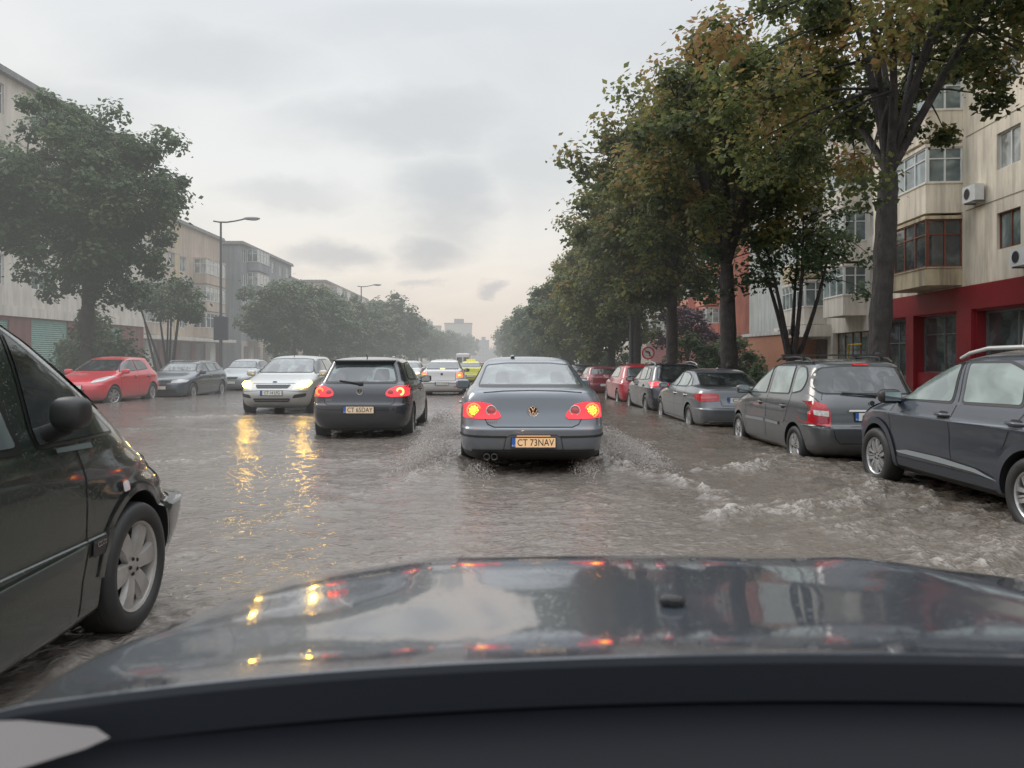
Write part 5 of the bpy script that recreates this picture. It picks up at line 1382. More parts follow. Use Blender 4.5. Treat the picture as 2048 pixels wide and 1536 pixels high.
def building(name, label, loc, rz, w, depth, H, wall, z_g=4.0, gmat=None, ops=(), gops=(), endmat=None, end_ops=(), cornice=True, cat='building', roofh=.35):
    e = empty(name, loc, rz, label, cat)
    mb = MB()
    wall_with_openings(mb, w, z_g, H, list(ops), mi=0)
    # ends, back, roof
    mb.add([(w, 0, 0), (w, depth, 0), (w, depth, H), (w, 0, H)], [(0, 1, 2, 3)], 1)
    mb.add([(0, depth, 0), (0, 0, 0), (0, 0, H), (0, depth, H)], [(0, 1, 2, 3)], 1)
    mb.add([(w, depth, 0), (0, depth, 0), (0, depth, H), (w, depth, H)], [(0, 1, 2, 3)], 0)
    mb.build('wall', [W[wall], W[endmat or wall]], e, recalc=False)
    mb = MB(); wall_with_openings(mb, w, -1.2, z_g, list(gops), mi=0, depth=.35); mb.build('ground_floor', [W[gmat or wall]], e, recalc=False)
    mb = MB(); mb.box(.3, w-.3, .9, depth-.3, .0, H-.3); mb.build('rooms', [W['dark']], e)
    if cornice:
        mb = MB(); mb.box(-.25, w+.25, -.30, depth+.2, H, H+.16); mb.box(-.18, w+.18, -.22, depth+.15, H+.16, H+roofh); mb.build('roof', [W['roof']], e)
    return e

def ac_unit(parent, u, z, y=-.38, rot=0):
    mb = MB(); mb.box(u-.40, u+.40, y, y+.30, z, z+.55, 0)
    mb.lathe([(0, .20), (-.008, .19), (-.006, .17)], 20, axis='Y', center=(u-.10, y-.002, z+.28), mi=1); mb.lathe([(-.003, .19), (-.003, .001)], 20, axis='Y', center=(u-.10, y-.001, z+.28), mi=2)
    for a in (-.3, .3): mb.box(u+a-.02, u+a+.02, y+.02, -.0, z-.05, z-.002, 1)
    return mb.build('air_conditioner', [W['pvc'], W['steel'], W['dark']], parent)

def sill(parent, u0, u1, z):
    pass

# ---- right: cream block with red shop front. local u runs TOWARDS the camera
ROT_R = R(-90) - math.atan(.095)
def right_pt(Y): return 16.5+.095*(Y-23.3)
Y1 = 34.6; base = zw(8, 25)-.02
e = None
def u_of(Y): return (Y1-Y)/math.cos(math.atan(.095))
wR = u_of(9.0)
fl = [4.2+2.62*i for i in range(4)]
ops = []; wins = []
for k, z in enumerate(fl):
    ops.append((9.9, 11.2, z+.95, z+2.15)); wins.append((9.9, 11.2, z+.95, z+2.15, 'wood' if k == 0 else 'pvc', 2))
    ops.append((13.6, 15.2, z+.95, z+2.25)); wins.append((13.6, 15.2, z+.95, z+2.25, 'pvc', 2))
    ops.append((18.5, 20.0, z+.95, z+2.25)); wins.append((18.5, 20.0, z+.95, z+2.25, 'pvc', 2))
    ops.append((.9, 2.1, z+.95, z+2.15)); wins.append((.9, 2.1, z+.95, z+2.15, 'pvc', 2))
gops = [(.5, 3.6, .1, 3.2), (4.3, 7.6, 1.0, 3.2), (8.7, 16.2, .1, 3.2), (17.0, 24.0, .1, 3.2)]
e = building('apartment_block', 'cream apartment block with a red shop front behind the charcoal SUV', (right_pt(Y1), Y1, base), ROT_R, wR, 11, 14.7, 'cream', 3.40, 'redband', ops, gops)
for u0, u1, z0, z1, fr, nv in wins: window(e, u0, u1, z0, z1, frame=fr, nv=nv)
mb = MB(); mb.box(-.02, wR+.02, -.10, -.003, 3.28, 4.12); mb.build('shop_fascia', [W['redband']], e)
for u0, u1 in ((3.62, 4.28), (7.62, 8.6), (16.22, 16.95)):
    mb = MB(); mb.box(u0, u1, -.14, -.004, -.6, 3.275); mb.build('pillar', [W['redband']], e)
window(e, .5, 3.6, .1, 3.2, y=.30, frame='steel', pane='pane_a', nv=2, nh=1, name='shop_window')
window(e, 4.3, 7.6, 1.0, 3.2, y=.30, frame='steel', pane='pane_a', nv=2, nh=1, name='shop_window')
window(e, 8.7, 16.2, .1, 3.2, y=.33, frame='steel', pane='pane_a', nv=4, nh=0, name='shop_window', fw=.08)
window(e, 17.0, 24.0, .1, 3.2, y=.33, frame='steel', pane='pane_a', nv=4, nh=0, name='shop_window', fw=.08)
ub0, ub1 = 4.3, 7.75
for k, z in enumerate(fl):
    if k == 0: bay(e, ub0, ub1, z+.0, z+2.50, 1.25, 'cream_low', 'wood', 'pane_a', sill=.62, nv=4)
    else: bay(e, ub0, ub1, z-.02+.0, z+2.46, 1.25, 'cream', 'pvc', 'pane_c' if k == 1 else None, sill=1.05, nv=4)
for k, z in enumerate(fl): bay(e, 21.0, 24.0, z, z+2.46, 1.25, 'cream', 'pvc', None, sill=1.0, nv=4)
ac_unit(e, 8.9, 6.95); ac_unit(e, 11.7, 4.42); ac_unit(e, 12.4, 9.8)
mb = MB(); mb.tube([(12.4, -.06, 6.3), (12.4, -.06, 4.9)], .035, 6); mb.tube([(12.4, -.10, 6.32), (12.6, -.12, 6.32)], .05, 6); mb.build('vent_pipe', [W['pvc']], e)
mb = MB()
for k, z in enumerate(fl[1:]): mb.box(8.0, wR, -.012, -.001, z-.03, z+.0)
mb.build('joint_line', [simple('joint_dark', (.25, .21, .16), .9)], e)  # darker strips along the floor joints
# ladder leaning in the shop front
mb = MB(); 
for s_ in (-.16, .16): mb.tube([(12.0+s_, -.5, .3), (12.0+s_, -.16, 3.3)], .022, 6)
for i in range(9):
    f_ = i/9+.06; mb.tube([(11.84, -.5+.34*f_, .3+3*f_), (12.16, -.5+.34*f_, .3+3*f_)], .014, 5)
lad = mb.build('ladder', [simple('ladder_aluminium', (.55, .55, .53), .4, metal=.3)], None)
lad.matrix_world = Matrix.Translation((right_pt(Y1), Y1, base)) @ Matrix.Rotation(ROT_R, 4, 'Z')
tag(lad, 'pale aluminium ladder standing in the red shop front', 'ladder')

# ---- right: cream block with the pharmacy-style sign, set beyond the first
Y2 = 47.2
def rb(Y): return right_pt(Y)+.35
wB = (Y2-34.75)/math.cos(math.atan(.095))
ops = []; wins = []
for k in range(4):
    z = 3.9+2.62*k
    ops.append((6.6, 7.8, z+.95, z+2.1)); wins.append((6.6, 7.8, z+.95, z+2.1))
    ops.append((11.4, 12.2, z+.95, z+2.1)); wins.append((11.4, 12.2, z+.95, z+2.1))
gops = [(.5, 5.6, .2, 2.75), (6.4, 11.6, .2, 3.0)]
e = building('apartment_block', 'cream apartment block with dark lettering over its shop window, behind the small forked tree', (rb(Y2), Y2, base-.12), ROT_R, wB, 10, 14.4, 'cream2', 3.5, 'cream2', ops, gops, endmat='white')
for o_ in wins: window(e, *o_, nv=2)
window(e, .5, 5.6, .2, 2.75, y=.3, frame='steel', pane='pane_a', nv=5, nh=1, name='shop_window'); window(e, 6.4, 11.6, .2, 3.0, y=.3, frame='wood', pane='pane_c', nv=5, nh=1, name='shop_window')
for k in range(4): bay(e, 1.2, 5.4, 3.55+2.62*k, 3.55+2.62*k+2.5, 1.2, 'cream2' if k != 1 else 'ochre', 'pvc' if k != 2 else 'wood', 'pane_c' if k < 2 else 'pane_a', sill=.95, nv=6)
for k in range(4): bay(e, 8.2, 11.0, 3.75+2.62*k, 3.75+2.62*k+2.5, 1.1, 'cream2', 'pvc', 'pane_c', sill=.95, nv=3)
mb = MB(); mb.box(-.1, 6.2, -1.35, -.002, 2.85, 3.5); fa_ = mb.build('shop_fascia', [W['cream2']], e)
text_obj('CLINICA DENTARA', .50, simple('sign_ink', (.05, .03, .03), .5), fa_, (3.0, -1.366, 3.17), (R(90), 0, 0), 'shop_lettering', sx=1.0, ext=.012)
# yellow gas pipe
mb = MB(); mb.tube([(9.4, -.25, -.2), (9.4, -.25, 2.35), (10.4, -.25, 2.35), (10.4, -.02, 2.35)], .045, 8); mb.build('gas_pipe', [simple('gas_yellow', (.6, .42, .04), .4)], e)

# ---- right: grey end wall block and brick annexe
e = building('apartment_block', 'pale grey block seen end-on with one narrow window beyond the brick annexe', (20.6+.095*12, 63.5, base-.2), R(-90), 9.0, 12, 13.6, 'grey2', 3.6, 'grey2')
mb = MB(); mb.box(9.0, 9.05, 1.0, 2.1, 3.7, 5.9); mb.build('window_surround', [W['white']], e)
window(e, 0, 1.0, 3.8, 5.8, y=-.06, pane='pane_a', nv=1, rot=R(90), origin=(9.05, 1.05, 0))
e = empty('brick_annexe', (17.4, 52.0, base-.2), R(-90), 'low orange brick annexe with a pale parapet behind the steel-grey saloon', 'building')
mb = MB(); mb.box(0, 7.5, 0, 6, -.6, 3.15); mb.build('wall', [W['brick']], e)
mb = MB(); mb.box(-.1, 7.6, -.1, 6.1, 3.15, 3.35); mb.build('parapet', [W['white']], e)
mb = MB(); mb.box(.0, 7.5, -.05, -.003, -.6, 1.0); mb.box(7.503, 7.55, 0, 6, -.6, 1.0); mb.build('plinth', [wallmat('pink_plinth', (.40, .24, .19), .2)], e)

# ---- right: salmon blocks
for (lab, Xf, Ya, Yb, wl, bw) in (('salmon-red apartment block with white bays seen between the right-hand trunks', 20.2, 66, 79, 'salmon', 'salmon'),
                                  ('second salmon block farther off, with a white stair strip', 19.6, 80, 93, 'salmon', 'white'),
                                  ('pale block far down the right side behind the trees', 20.5, 96, 135, 'cream2', 'cream2')):
    wdt = Yb-Ya; ops = []; 
    for k in range(4):
        for u in np.arange(1.0, wdt-1.5, 3.4): ops.append((float(u), float(u)+1.3, 4.0+2.7*k+.9, 4.0+2.7*k+2.2))
    e = building('apartment_block', lab, (Xf, Yb, zw(8, Ya)-.05), R(-90), wdt, 11, 14.6, wl, 3.8, 'redband' if wl == 'salmon' else 'tan', ops, [])
    for o_ in ops[:60]: window(e, *o_, nv=2)
    for k in range(4):
        bay(e, wdt-4.2, wdt-.9, 3.9+2.7*k, 3.9+2.7*k+2.5, 1.2, bw, 'pvc', 'pane_b', sill=1.0, nv=3)
        if wdt > 12: bay(e, wdt-9.9, wdt-6.9, 3.9+2.7*k, 3.9+2.7*k+2.5, 1.2, bw, 'pvc', 'pane_c', sill=1.0, nv=3)

# ---- left side. local u runs AWAY from the camera
ROT_L = R(90)
gz = .05
ops = []
for k in range(4):
    for u in (1.5, 6.0, 10.8, 15.4): ops.append((u, u+2.3, 3.9+2.8*k+.95, 3.9+2.8*k+2.45))
L1y = 33.2
gops = [(.4, 4.2, .5, 3.15), (6.0, 9.4, .5, 3.3), (12.2, 15.6, .4, 3.2)]
e = building('apartment_block', 'pale pinkish-cream block at the left edge with green roller shutters', (-24.1, L1y, gz), ROT_L, 18.6, 12, 15.2, 'cream2', 3.75, 'redbrown', ops, gops)
for o_ in ops: window(e, *o_, nv=3, nh=1, frame='pvc')
mb = MB(); mb.box(-.05, 18.65, -.10, -.003, 3.35, 3.86); mb.build('ledge', [W['cream2']], e)
for u0, u1, z0, z1 in gops:
    mb = MB(); n_ = int((z1-z0)/.11)
    for i in range(n_):
        a = z0+(z1-z0)*i/n_; b_ = z0+(z1-z0)*(i+1)/n_
        mb.add([(u0, .10, a), (u1, .10, a), (u1, .06, (a+b_)/2), (u0, .06, (a+b_)/2)], [(0, 1, 2, 3)]); mb.add([(u0, .06, (a+b_)/2), (u1, .06, (a+b_)/2), (u1, .10, b_), (u0, .10, b_)], [(0, 1, 2, 3)])
    mb.build('roller_shutter', [W['shutter']], e, recalc=False)

def left_block(lab, X, Ya, Yb, wl, H, bays, ops_u, base_z, gm='redbrown', baywall=None, endm=None, fl_h=2.72, zg=3.5, frames='pvc'):
    wd = Yb-Ya; ops = []
    for k in range(int((H-zg)/fl_h)):
        for u in ops_u: ops.append((u, u+1.5, zg+fl_h*k+.85, zg+fl_h*k+2.3))
    gops = [(float(u), float(u)+2.6, .3, 2.9) for u in np.arange(.8, wd-3, 3.6)]
    e = building('apartment_block', lab, (X, Ya, base_z), ROT_L, wd, 12, H, wl, zg, gm, ops, gops, endmat=endm)
    for o_ in ops: window(e, *o_, nv=2)
    for o_ in gops: window(e, *o_, y=.32, frame='steel', pane='pane_a', nv=2, nh=1, name='shop_window')
    for u0, u1 in bays:
        for k in range(int((H-zg)/fl_h)):
            bay(e, u0, u1, zg+fl_h*k, zg+fl_h*k+fl_h-.14, 1.3, (baywall or wl), frames, random.choice(['pane_b', 'pane_c', 'pane_a']), sill=.95, nv=max(2, int((u1-u0)/.9)))
    return e
bz = -.25
e = left_block('tan apartment block with an ochre end panel on the left', -29.9, 60.5, 83.0, 'tan', 14.3, [(14.6, 19.8), (.6, 4.6)], [11.2, 20.6, 6.0, 8.4], bz, endm='ochre', baywall='tan')
mb = MB(); mb.box(4.75, 5.85, -.06, -.003, 3.6, 14.1); mb.build('render_panel', [W['ochre']], e)
mb = MB(); mb.box(9.98, 11.1, -.06, -.003, 3.6, 14.1); mb.build('render_panel', [W['ochre']], e)
for z in (5.9, 8.6, 11.3):
    mb = MB(); mb.box(4.7, 11.12, -.09, -.062, z, z+.42); mb.build('render_band', [W['tan']], e)
mb = MB(); mb.box(-.1, 22.6, -1.5, -.003, 3.1, 3.42); mb.build('canopy', [W['cream2']], e)
for a_ in (3.0, 17.6):
    mb = MB(); mb.box(a_, a_+1.5, -.5, -.003, .0, 3.0); mb.build('white_panel', [W['white']], e)
ac_unit(e, 12.0, 8.6); ac_unit(e, 21.3, 11.2)
e = left_block('dark grey apartment block with white-framed bays behind the tall street lamp', -28.3, 84.5, 105.5, 'grey', 14.4, [(2.0, 6.4)], [.3, 8.6, 11.6, 15.0, 18.4], -.4, 'tan', 'grey')
ac_unit(e, 14.8, 11.2); ac_unit(e, 14.8, 8.5)
left_block('tan connecting block set back beyond the dark grey block', -32.3, 107.5, 124, 'tan', 14.3, [(3, 6)], [.8, 7.2, 9.6, 12.5], -.55)
left_block('long brown-grey block seen above the left-hand trees', -28.0, 125.5, 168, 'tan', 14.6, [(4, 8), (13, 17), (28, 32)], [9.6, 19, 22.5, 25, 35, 38], -.8, frames='pvc')
left_block('brown-grey block farther down the left side', -27.6, 170, 205, 'grey', 14.6, [(4, 8), (22, 26)], [10, 14, 29], -1.1)
# far towers closing the street
for (lab, x0, x1, Yt, H, m_) in (('grey high-rise far off at the end of the street, nearest the trees', -50, -33, 470, 21.5, 'tan'), ('taller stepped high-rise at the far end of the street', -32, -14, 500, 24.5, 'cream2'), ('low far block on the skyline left of the gap', -13, -3, 640, 16, 'grey')):
    e = empty('apartment_tower', (x0, Yt, -1.6), 0, lab, 'building')
    wd = x1-x0; ops = [(1.2+2.9*i, 2.6+2.9*i, 3+2.8*k, 4.4+2.8*k) for i in range(int(wd/2.9)) for k in range(int((H-5)/2.8)) if (i+k*3) % 7 != 5]
    mb = MB(); wall_with_openings(mb, wd, 0, H, ops, depth=.4); mb.add([(wd, 0, 0), (wd, 14, 0), (wd, 14, H), (wd, 0, H)], [(0, 1, 2, 3)]); mb.add([(0, 14, 0), (0, 0, 0), (0, 0, H), (0, 14, H)], [(0, 1, 2, 3)]); mb.build('wall', [W[m_]], e, recalc=False)
    mb = MB(); mb.box(.2, wd-.2, .5, 13.8, 0, H-.2); mb.build('window_glass', [W['pane_a']], e)
    mb = MB(); mb.box(-.3, wd+.3, -.3, 14.3, H, H+.6); mb.box(wd*.35, wd*.7, 3, 9, H+.6, H+3.4); mb.build('roof', [W['roof']], e)

# ---- street furniture
steelm = simple('lamp_steel', (.085, .09, .095), .5, metal=.4)
def lamp(label, x, y, arm_to, h=9.55, box=False, back=.45):
    z0 = zw(x, y)
    e = empty('street_lamp', (x, y, z0-.2), 0, label, 'street lamp', 'lamps along the left pavement' if arm_to > 0 else 'lamps along the right pavement')
    mb = MB(); mb.tube([(0, 0, 0), (0, 0, 1.2), (0, 0, h)], [.13, .10, .06], 10); mb.build('pole', [steelm], e)
    s = 1 if arm_to > 0 else -1
    mb = MB(); mb.tube([(-s*back, 0, h+.10), (-s*.1, 0, h+.04), (s*.35, 0, h+.03), (s*.9, 0, h+.11), (s*1.4, 0, h+.22)], [.045, .05, .05, .045, .045], 8); mb.build('arm', [steelm], e)
    mb = MB(); ellipsoid(mb, (s*1.85, 0, h+.25), .52, .15, .10, 2.3); mb.build('lamp_head', [simple('lamp_grey', (.25, .26, .27), .4)], e, recalc=False)
    mb = MB(); ellipsoid(mb, (s*1.95, 0, h+.185), .30, .11, .06, 2.3); mb.build('lamp_glass', [M['clear_lens']], e, recalc=False)
    if box:
        mb = MB(); mb.box(-.38, .40, -.16, .16, 2.7, 4.1); mb.build('notice_box', [simple('box_dark', (.035, .04, .05), .5)], e)
    return e
lamp('tall curved street lamp on the left with a dark box on its pole', -16.3, 45, 1, h=9.75, box=True)
lamp('second curved street lamp above the trees farther down the left', -15.4, 88, 1, h=10.2)
lamp('dark slim lamp post standing among the right-hand trunks', 7.0, 38, -1, h=8.0)
# no-left-turn sign
e = empty('road_sign', (6.95, 33.5, zw(7, 33)-.1), 0, 'round red-ringed no left turn sign on a thin post between the parked cars', 'road sign')
mb = MB(); mb.tube([(0, .03, -.3), (0, .03, 2.2)], .028, 8); mb.build('post', [simple('post_grey', (.45, .45, .45), .4, metal=.3)], e)
zc_ = 1.93
mb = MB(); mb.lathe([(.012, .29), (-.008, .29), (-.008, .225), (.0, .225)], 40, axis='Y', center=(0, 0, zc_)); mb.build('sign_ring', [simple('sign_red', (.55, .03, .04), .4)], e, recalc=False)
mb = MB(); mb.lathe([(-.004, .226), (-.004, .001)], 40, axis='Y', center=(0, 0, zc_), mi=0)
mb.build('sign_face', [simple('sign_white', (.6, .6, .58), .4)], e, recalc=False)
def flat(pts, y, w_):
    V_ = []
    for i, p in enumerate(pts):
        a = Vector(pts[max(0, i-1)]); b_ = Vector(pts[min(len(pts)-1, i+1)]); d = (b_-a).normalized(); n_ = Vector((-d.y, d.x))*w_/2
        V_ += [(p[0]+n_.x, y, zc_+p[1]+n_.y), (p[0]-n_.x, y, zc_+p[1]-n_.y)]
    return V_, [(2*i, 2*i+1, 2*i+3, 2*i+2) for i in range(len(pts)-1)]
mb = MB(); pts = [(.075, -.15), (.075, -.02), (.06, .03), (.02, .055), (-.05, .06)]
V_, F_ = flat(pts, -.010, .055); mb.add(V_, F_); mb.add([(-.05, -.010, zc_+.115), (-.05, -.010, zc_+.005), (-.145, -.010, zc_+.06)], [(0, 1, 2)])
mb.build('arrow', [M['ink']], e, recalc=False)
mb = MB(); V_, F_ = flat([(-.155, .155), (.155, -.155)], -.013, .035); mb.add(V_, F_); mb.build('cross_bar', [simple('sign_red2', (.45, .03, .04), .4)], e, recalc=False)
# ------------------------------------------------------------------ trees
def leafmat(name, stops, trans=.25):
    m, nt, bs = mat_new(name)
    at = N(nt, 'ShaderNodeAttribute', attribute_name='tint')
    r = ramp(nt, stops, at.outputs['Fac'])
    nt.links.new(r.outputs[0], bs.inputs['Base Color']); bs.inputs['Roughness'].default_value = .5; bs.inputs['Specular IOR Level'].default_value = .35
    tr = N(nt, 'ShaderNodeBsdfTranslucent'); nt.links.new(r.outputs[0], tr.inputs[0])
    mx = N(nt, 'ShaderNodeMixShader'); mx.inputs[0].default_value = trans
    nt.links.new(bs.outputs[0], mx.inputs[1]); nt.links.new(tr.outputs[0], mx.inputs[2]); nt.links.new(mx.outputs[0], nt.nodes['Material Output'].inputs[0])
    return m
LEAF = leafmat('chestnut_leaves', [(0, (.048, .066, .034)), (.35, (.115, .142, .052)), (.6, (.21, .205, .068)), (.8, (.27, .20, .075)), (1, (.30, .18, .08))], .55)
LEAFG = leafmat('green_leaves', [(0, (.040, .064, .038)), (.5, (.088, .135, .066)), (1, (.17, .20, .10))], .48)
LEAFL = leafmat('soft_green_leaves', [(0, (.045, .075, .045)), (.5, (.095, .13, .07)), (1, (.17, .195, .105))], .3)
LEAFP = leafmat('plum_leaves', [(0, (.030, .010, .022)), (.5, (.065, .022, .040)), (1, (.11, .05, .06))], .3)
BARK = simple('wet_bark', (.035, .030, .028), .7, var=.6, vscale=4, bump=1.0, bscale=1.0)
for n_ in BARK.node_tree.nodes:
    if n_.type == 'TEX_NOISE' and n_.inputs['Scale'].default_value == 1.0:
        mp_ = N(BARK.node_tree, 'ShaderNodeMapping'); mp_.inputs['Scale'].default_value = (26, 26, 5)
        BARK.node_tree.links.new(n_.inputs['Vector'].links[0].from_socket, mp_.inputs[0]); BARK.node_tree.links.new(mp_.outputs[0], n_.inputs['Vector']); n_.inputs['Detail'].default_value = 6
    if n_.type == 'BUMP': n_.inputs['Distance'].default_value = .05

def bez(p0, p1, p2, n=8):
    return [p0*(1-t)**2 + p1*2*t*(1-t) + p2*t*t for t in [i/n for i in range(n+1)]]

def tree_meshes(seed, fork=(0, 0, 4.6), tr=.26, center=(0, 0, 8.5), rad=(4, 4, 4.5), ncl=90, leaves=300, lsize=.15, limbs=6, leafm=None, cl_r=(.6, 1.15), brown=.35, lean=(0, 0), hollow=.45, knots=True, stems=1, flat_bottom=-.75, trunk_pts=None, tilt=0.0, limb_r=.62):
    rs = np.random.RandomState(seed); rnd = random.Random(seed)
    c = Vector(center); F = Vector(fork)
    mb = MB()
    if stems == 1:
        tp = trunk_pts or [Vector((0, 0, -.3)), Vector((lean[0]*.2, lean[1]*.2, F.z*.3)), Vector((lean[0]*.7, lean[1]*.7, F.z*.7)), F]
        pts = []
        for i in range(len(tp)-1):
            for k in range(5): pts.append(tp[i].lerp(tp[i+1], k/5))
        pts.append(tp[-1])
        rads = [tr*(1.35 if i == 0 else (1.12-.30*i/len(pts)))*(1+(.10*rnd.uniform(-1, 1) if knots else 0)) for i in range(len(pts))]
        mb.tube(pts, rads, 14)
        for _ in range(5 if knots else 0):
            i = rnd.randrange(5, len(pts)); a = rnd.uniform(0, 6.28); q = pts[i]+Vector((math.cos(a), math.sin(a), 0))*rads[i]*.8
            ellipsoid(mb, q, rads[i]*.5, rads[i]*.5, rads[i]*.7, 2, a=8, b=6)
    # cluster centres
    C = []
    while len(C) < ncl:
        v = Vector(rs.normal(size=3)); v.normalize(); q = hollow + (1-hollow)*rs.rand()**.6
        if v.z < flat_bottom: continue
        bump_ = 1+.16*math.sin(3*math.atan2(v.y, v.x)+seed)+.12*rs.randn()
        p = c + Vector((v.x*rad[0], v.y*rad[1], v.z*rad[2]))*q*bump_
        p.z += tilt*(p.x-c.x)
        C.append(p)
    L = []
    for i in range(limbs):
        a = i*2*math.pi/limbs + rnd.uniform(-.4, .4); el = rnd.uniform(.35, 1.25)
        end = c + Vector((math.cos(a)*math.cos(el)*rad[0]*.75, math.sin(a)*math.cos(el)*rad[1]*.75, (math.sin(el)-.2)*rad[2]*.8))
        st = F if stems == 1 else Vector((rnd.uniform(-.25, .25), rnd.uniform(-.25, .25), -.2))
        mid = st.lerp(end, .45) + Vector((0, 0, rad[2]*(.10 if stems == 1 else .25))) + Vector((rnd.uniform(-.3, .3), rnd.uniform(-.3, .3), 0))
        path = bez(st, mid, end, 9); r0 = tr*(limb_r if stems == 1 else .5)
        mb.tube(path, [r0*(1-.085*k) for k in range(10)], 8); L += path[3:]
    for p in C:
        q = min(L, key=lambda x: (x-p).length)
        m_ = q.lerp(p, .5)+Vector((0, 0, .25)); path = bez(q, m_, p, 4)
        mb.tube(path, [tr*.16, tr*.13, tr*.10, tr*.07, tr*.03], 5, cap=False)
    tm = mb.mesh('trunk', [BARK], True)
    # leaves
    Cn = np.array([list(p) for p in C]); cr_ = rs.uniform(cl_r[0], cl_r[1], len(C))
    tot = ncl*leaves; ci = np.repeat(np.arange(ncl), leaves)
    d = rs.normal(size=(tot, 3)); d /= np.linalg.norm(d, axis=1)[:, None]
    rr_ = (rs.rand(tot)**.45)[:, None]; rr_ = np.where(rs.rand(tot, 1) < .07, rr_*1.45, rr_)
    P = Cn[ci] + d*rr_*cr_[ci][:, None]*np.array([1, 1, .78])
    P[:, 2] -= .10*rs.rand(tot)
    # leaves hang outwards: normal mostly up with scatter
    nrm_ = d*.55 + np.array([0, 0, .7]) + rs.normal(size=(tot, 3))*.45; nrm_ /= np.linalg.norm(nrm_, axis=1)[:, None]
    a_ = np.cross(nrm_, rs.normal(size=(tot, 3))); a_ /= np.linalg.norm(a_, axis=1)[:, None]; b_ = np.cross(nrm_, a_)
    s_ = (lsize*rs.uniform(.4, 1.4, tot))[:, None]
    v0 = P - a_*s_*.5; v1 = P + b_*s_*.36 - nrm_*s_*.08 + a_*s_*.1; v2 = P + a_*s_*.55 - nrm_*s_*.15; v3 = P - b_*s_*.36 - nrm_*s_*.08 + a_*s_*.1
    co = np.stack([v0, v1, v2, v3], 1).reshape(-1, 3).astype(np.float32)
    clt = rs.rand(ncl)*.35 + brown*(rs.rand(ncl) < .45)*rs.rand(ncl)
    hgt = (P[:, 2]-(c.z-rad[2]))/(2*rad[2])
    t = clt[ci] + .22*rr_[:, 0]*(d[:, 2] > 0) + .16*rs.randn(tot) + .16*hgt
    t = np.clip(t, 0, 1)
    me = bpy.data.meshes.new('crown'); nq = tot
    me.vertices.add(nq*4); me.vertices.foreach_set('co', co.ravel())
    me.loops.add(nq*4); me.loops.foreach_set('vertex_index', np.arange(nq*4, dtype=np.int32))
    me.polygons.add(nq); me.polygons.foreach_set('loop_start', (np.arange(nq)*4).astype(np.int32)); me.polygons.foreach_set('loop_total', np.full(nq, 4, np.int32))
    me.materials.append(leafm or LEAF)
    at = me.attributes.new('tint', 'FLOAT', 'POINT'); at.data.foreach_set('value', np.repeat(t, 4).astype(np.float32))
    me.update()
    return tm, me

def place_tree(meshes, x, y, label, group, rz=0, s=1.0, sz=None, name='tree', cat='tree', dz=0, ground=None):
    e = empty(name, (x, y, (zw(x, y) if ground is None else ground)+dz), rz, label, cat, group)
    e.scale = (s, s, sz or s)
    for nm, me in (('trunk', meshes[0]), ('crown', meshes[1])):
        o = bpy.data.objects.new(nm, me); COL.objects.link(o); o.parent = e
    return e

GR = 'tall chestnut trees in a row behind the right-hand parked cars'
# nearest chestnut: forked trunk, long limbs over the parked cars
tA = tree_meshes(3, fork=(.25, 0, 5.0), tr=.20, center=(1.0, .5, 8.0), rad=(4.2, 4.0, 3.2), ncl=132, leaves=300, lsize=.125, limbs=9, brown=.62, cl_r=(.30, .78), lean=(.25, 0), hollow=.30, flat_bottom=-.9, tilt=.30, limb_r=.45)
place_tree(tA, 7.25, 14.2, 'nearest chestnut, its dark forked trunk rising behind the grey people carrier', GR)
tB = tree_meshes(8, fork=(-.1, 0, 4.4), tr=.245, center=(-.3, 0, 7.6), rad=(3.2, 3.6, 3.5), ncl=170, leaves=230, lsize=.165, limbs=7, brown=.6, cl_r=(.45, .95), flat_bottom=-.8, lean=(-.1, 0))
place_tree(tB, 7.25, 22.9, 'second chestnut with a thick straight trunk beside the brick annexe', GR)
tC = tree_meshes(15, fork=(0, 0, 4.6), tr=.22, center=(-.1, 0, 8.2), rad=(2.7, 3.4, 4.2), ncl=160, leaves=150, lsize=.24, limbs=6, brown=.35, cl_r=(.5, 1.05), flat_bottom=-1)
tD = tree_meshes(27, fork=(0, 0, 4.2), tr=.20, center=(0, 0, 6.5), rad=(2.8, 3.6, 4.6), ncl=150, leaves=140, lsize=.30, limbs=6, brown=.2, cl_r=(.55, 1.15), flat_bottom=-1)
tE = tree_meshes(31, fork=(0, 0, 4.0), tr=.20, center=(0, 0, 6.3), rad=(2.9, 3.9, 4.8), ncl=120, leaves=110, lsize=.42, limbs=6, brown=.15, cl_r=(.6, 1.3), leafm=LEAFG, flat_bottom=-1)
place_tree(tC, 7.3, 30.5, 'tallest chestnut, its brownish crown peaking against the sky', GR, 1.2, 1.02, 1.02)
far_r = [(7.3, 38.0, tC, .96, 'dark trunk'), (7.3, 46.0, tD, 1.0, ''), (7.4, 54, tC, .86, ''), (7.4, 62.5, tD, .95, ''), (7.4, 71, tE, 1.0, ''), (7.4, 80, tD, .9, ''), (7.3, 90, tE, .95, ''), (7.3, 101, tE, 1.0, ''), (7.0, 113, tE, .95, ''), (7.0, 127, tE, 1.0, ''), (6.8, 143, tE, 1.0, ''), (6.5, 162, tE, 1.05, ''), (6.0, 185, tE, 1.1, ''), (6.0, 215, tE, 1.1, ''), (5.5, 255, tE, 1.15, ''), (5.5, 300, tE, 1.2, '')]
ordn = ['fourth', 'fifth', 'sixth', 'seventh', 'eighth', 'ninth', 'tenth', 'eleventh', 'twelfth', 'thirteenth', 'fourteenth', 'fifteenth', 'sixteenth', 'seventeenth', 'eighteenth', 'nineteenth']
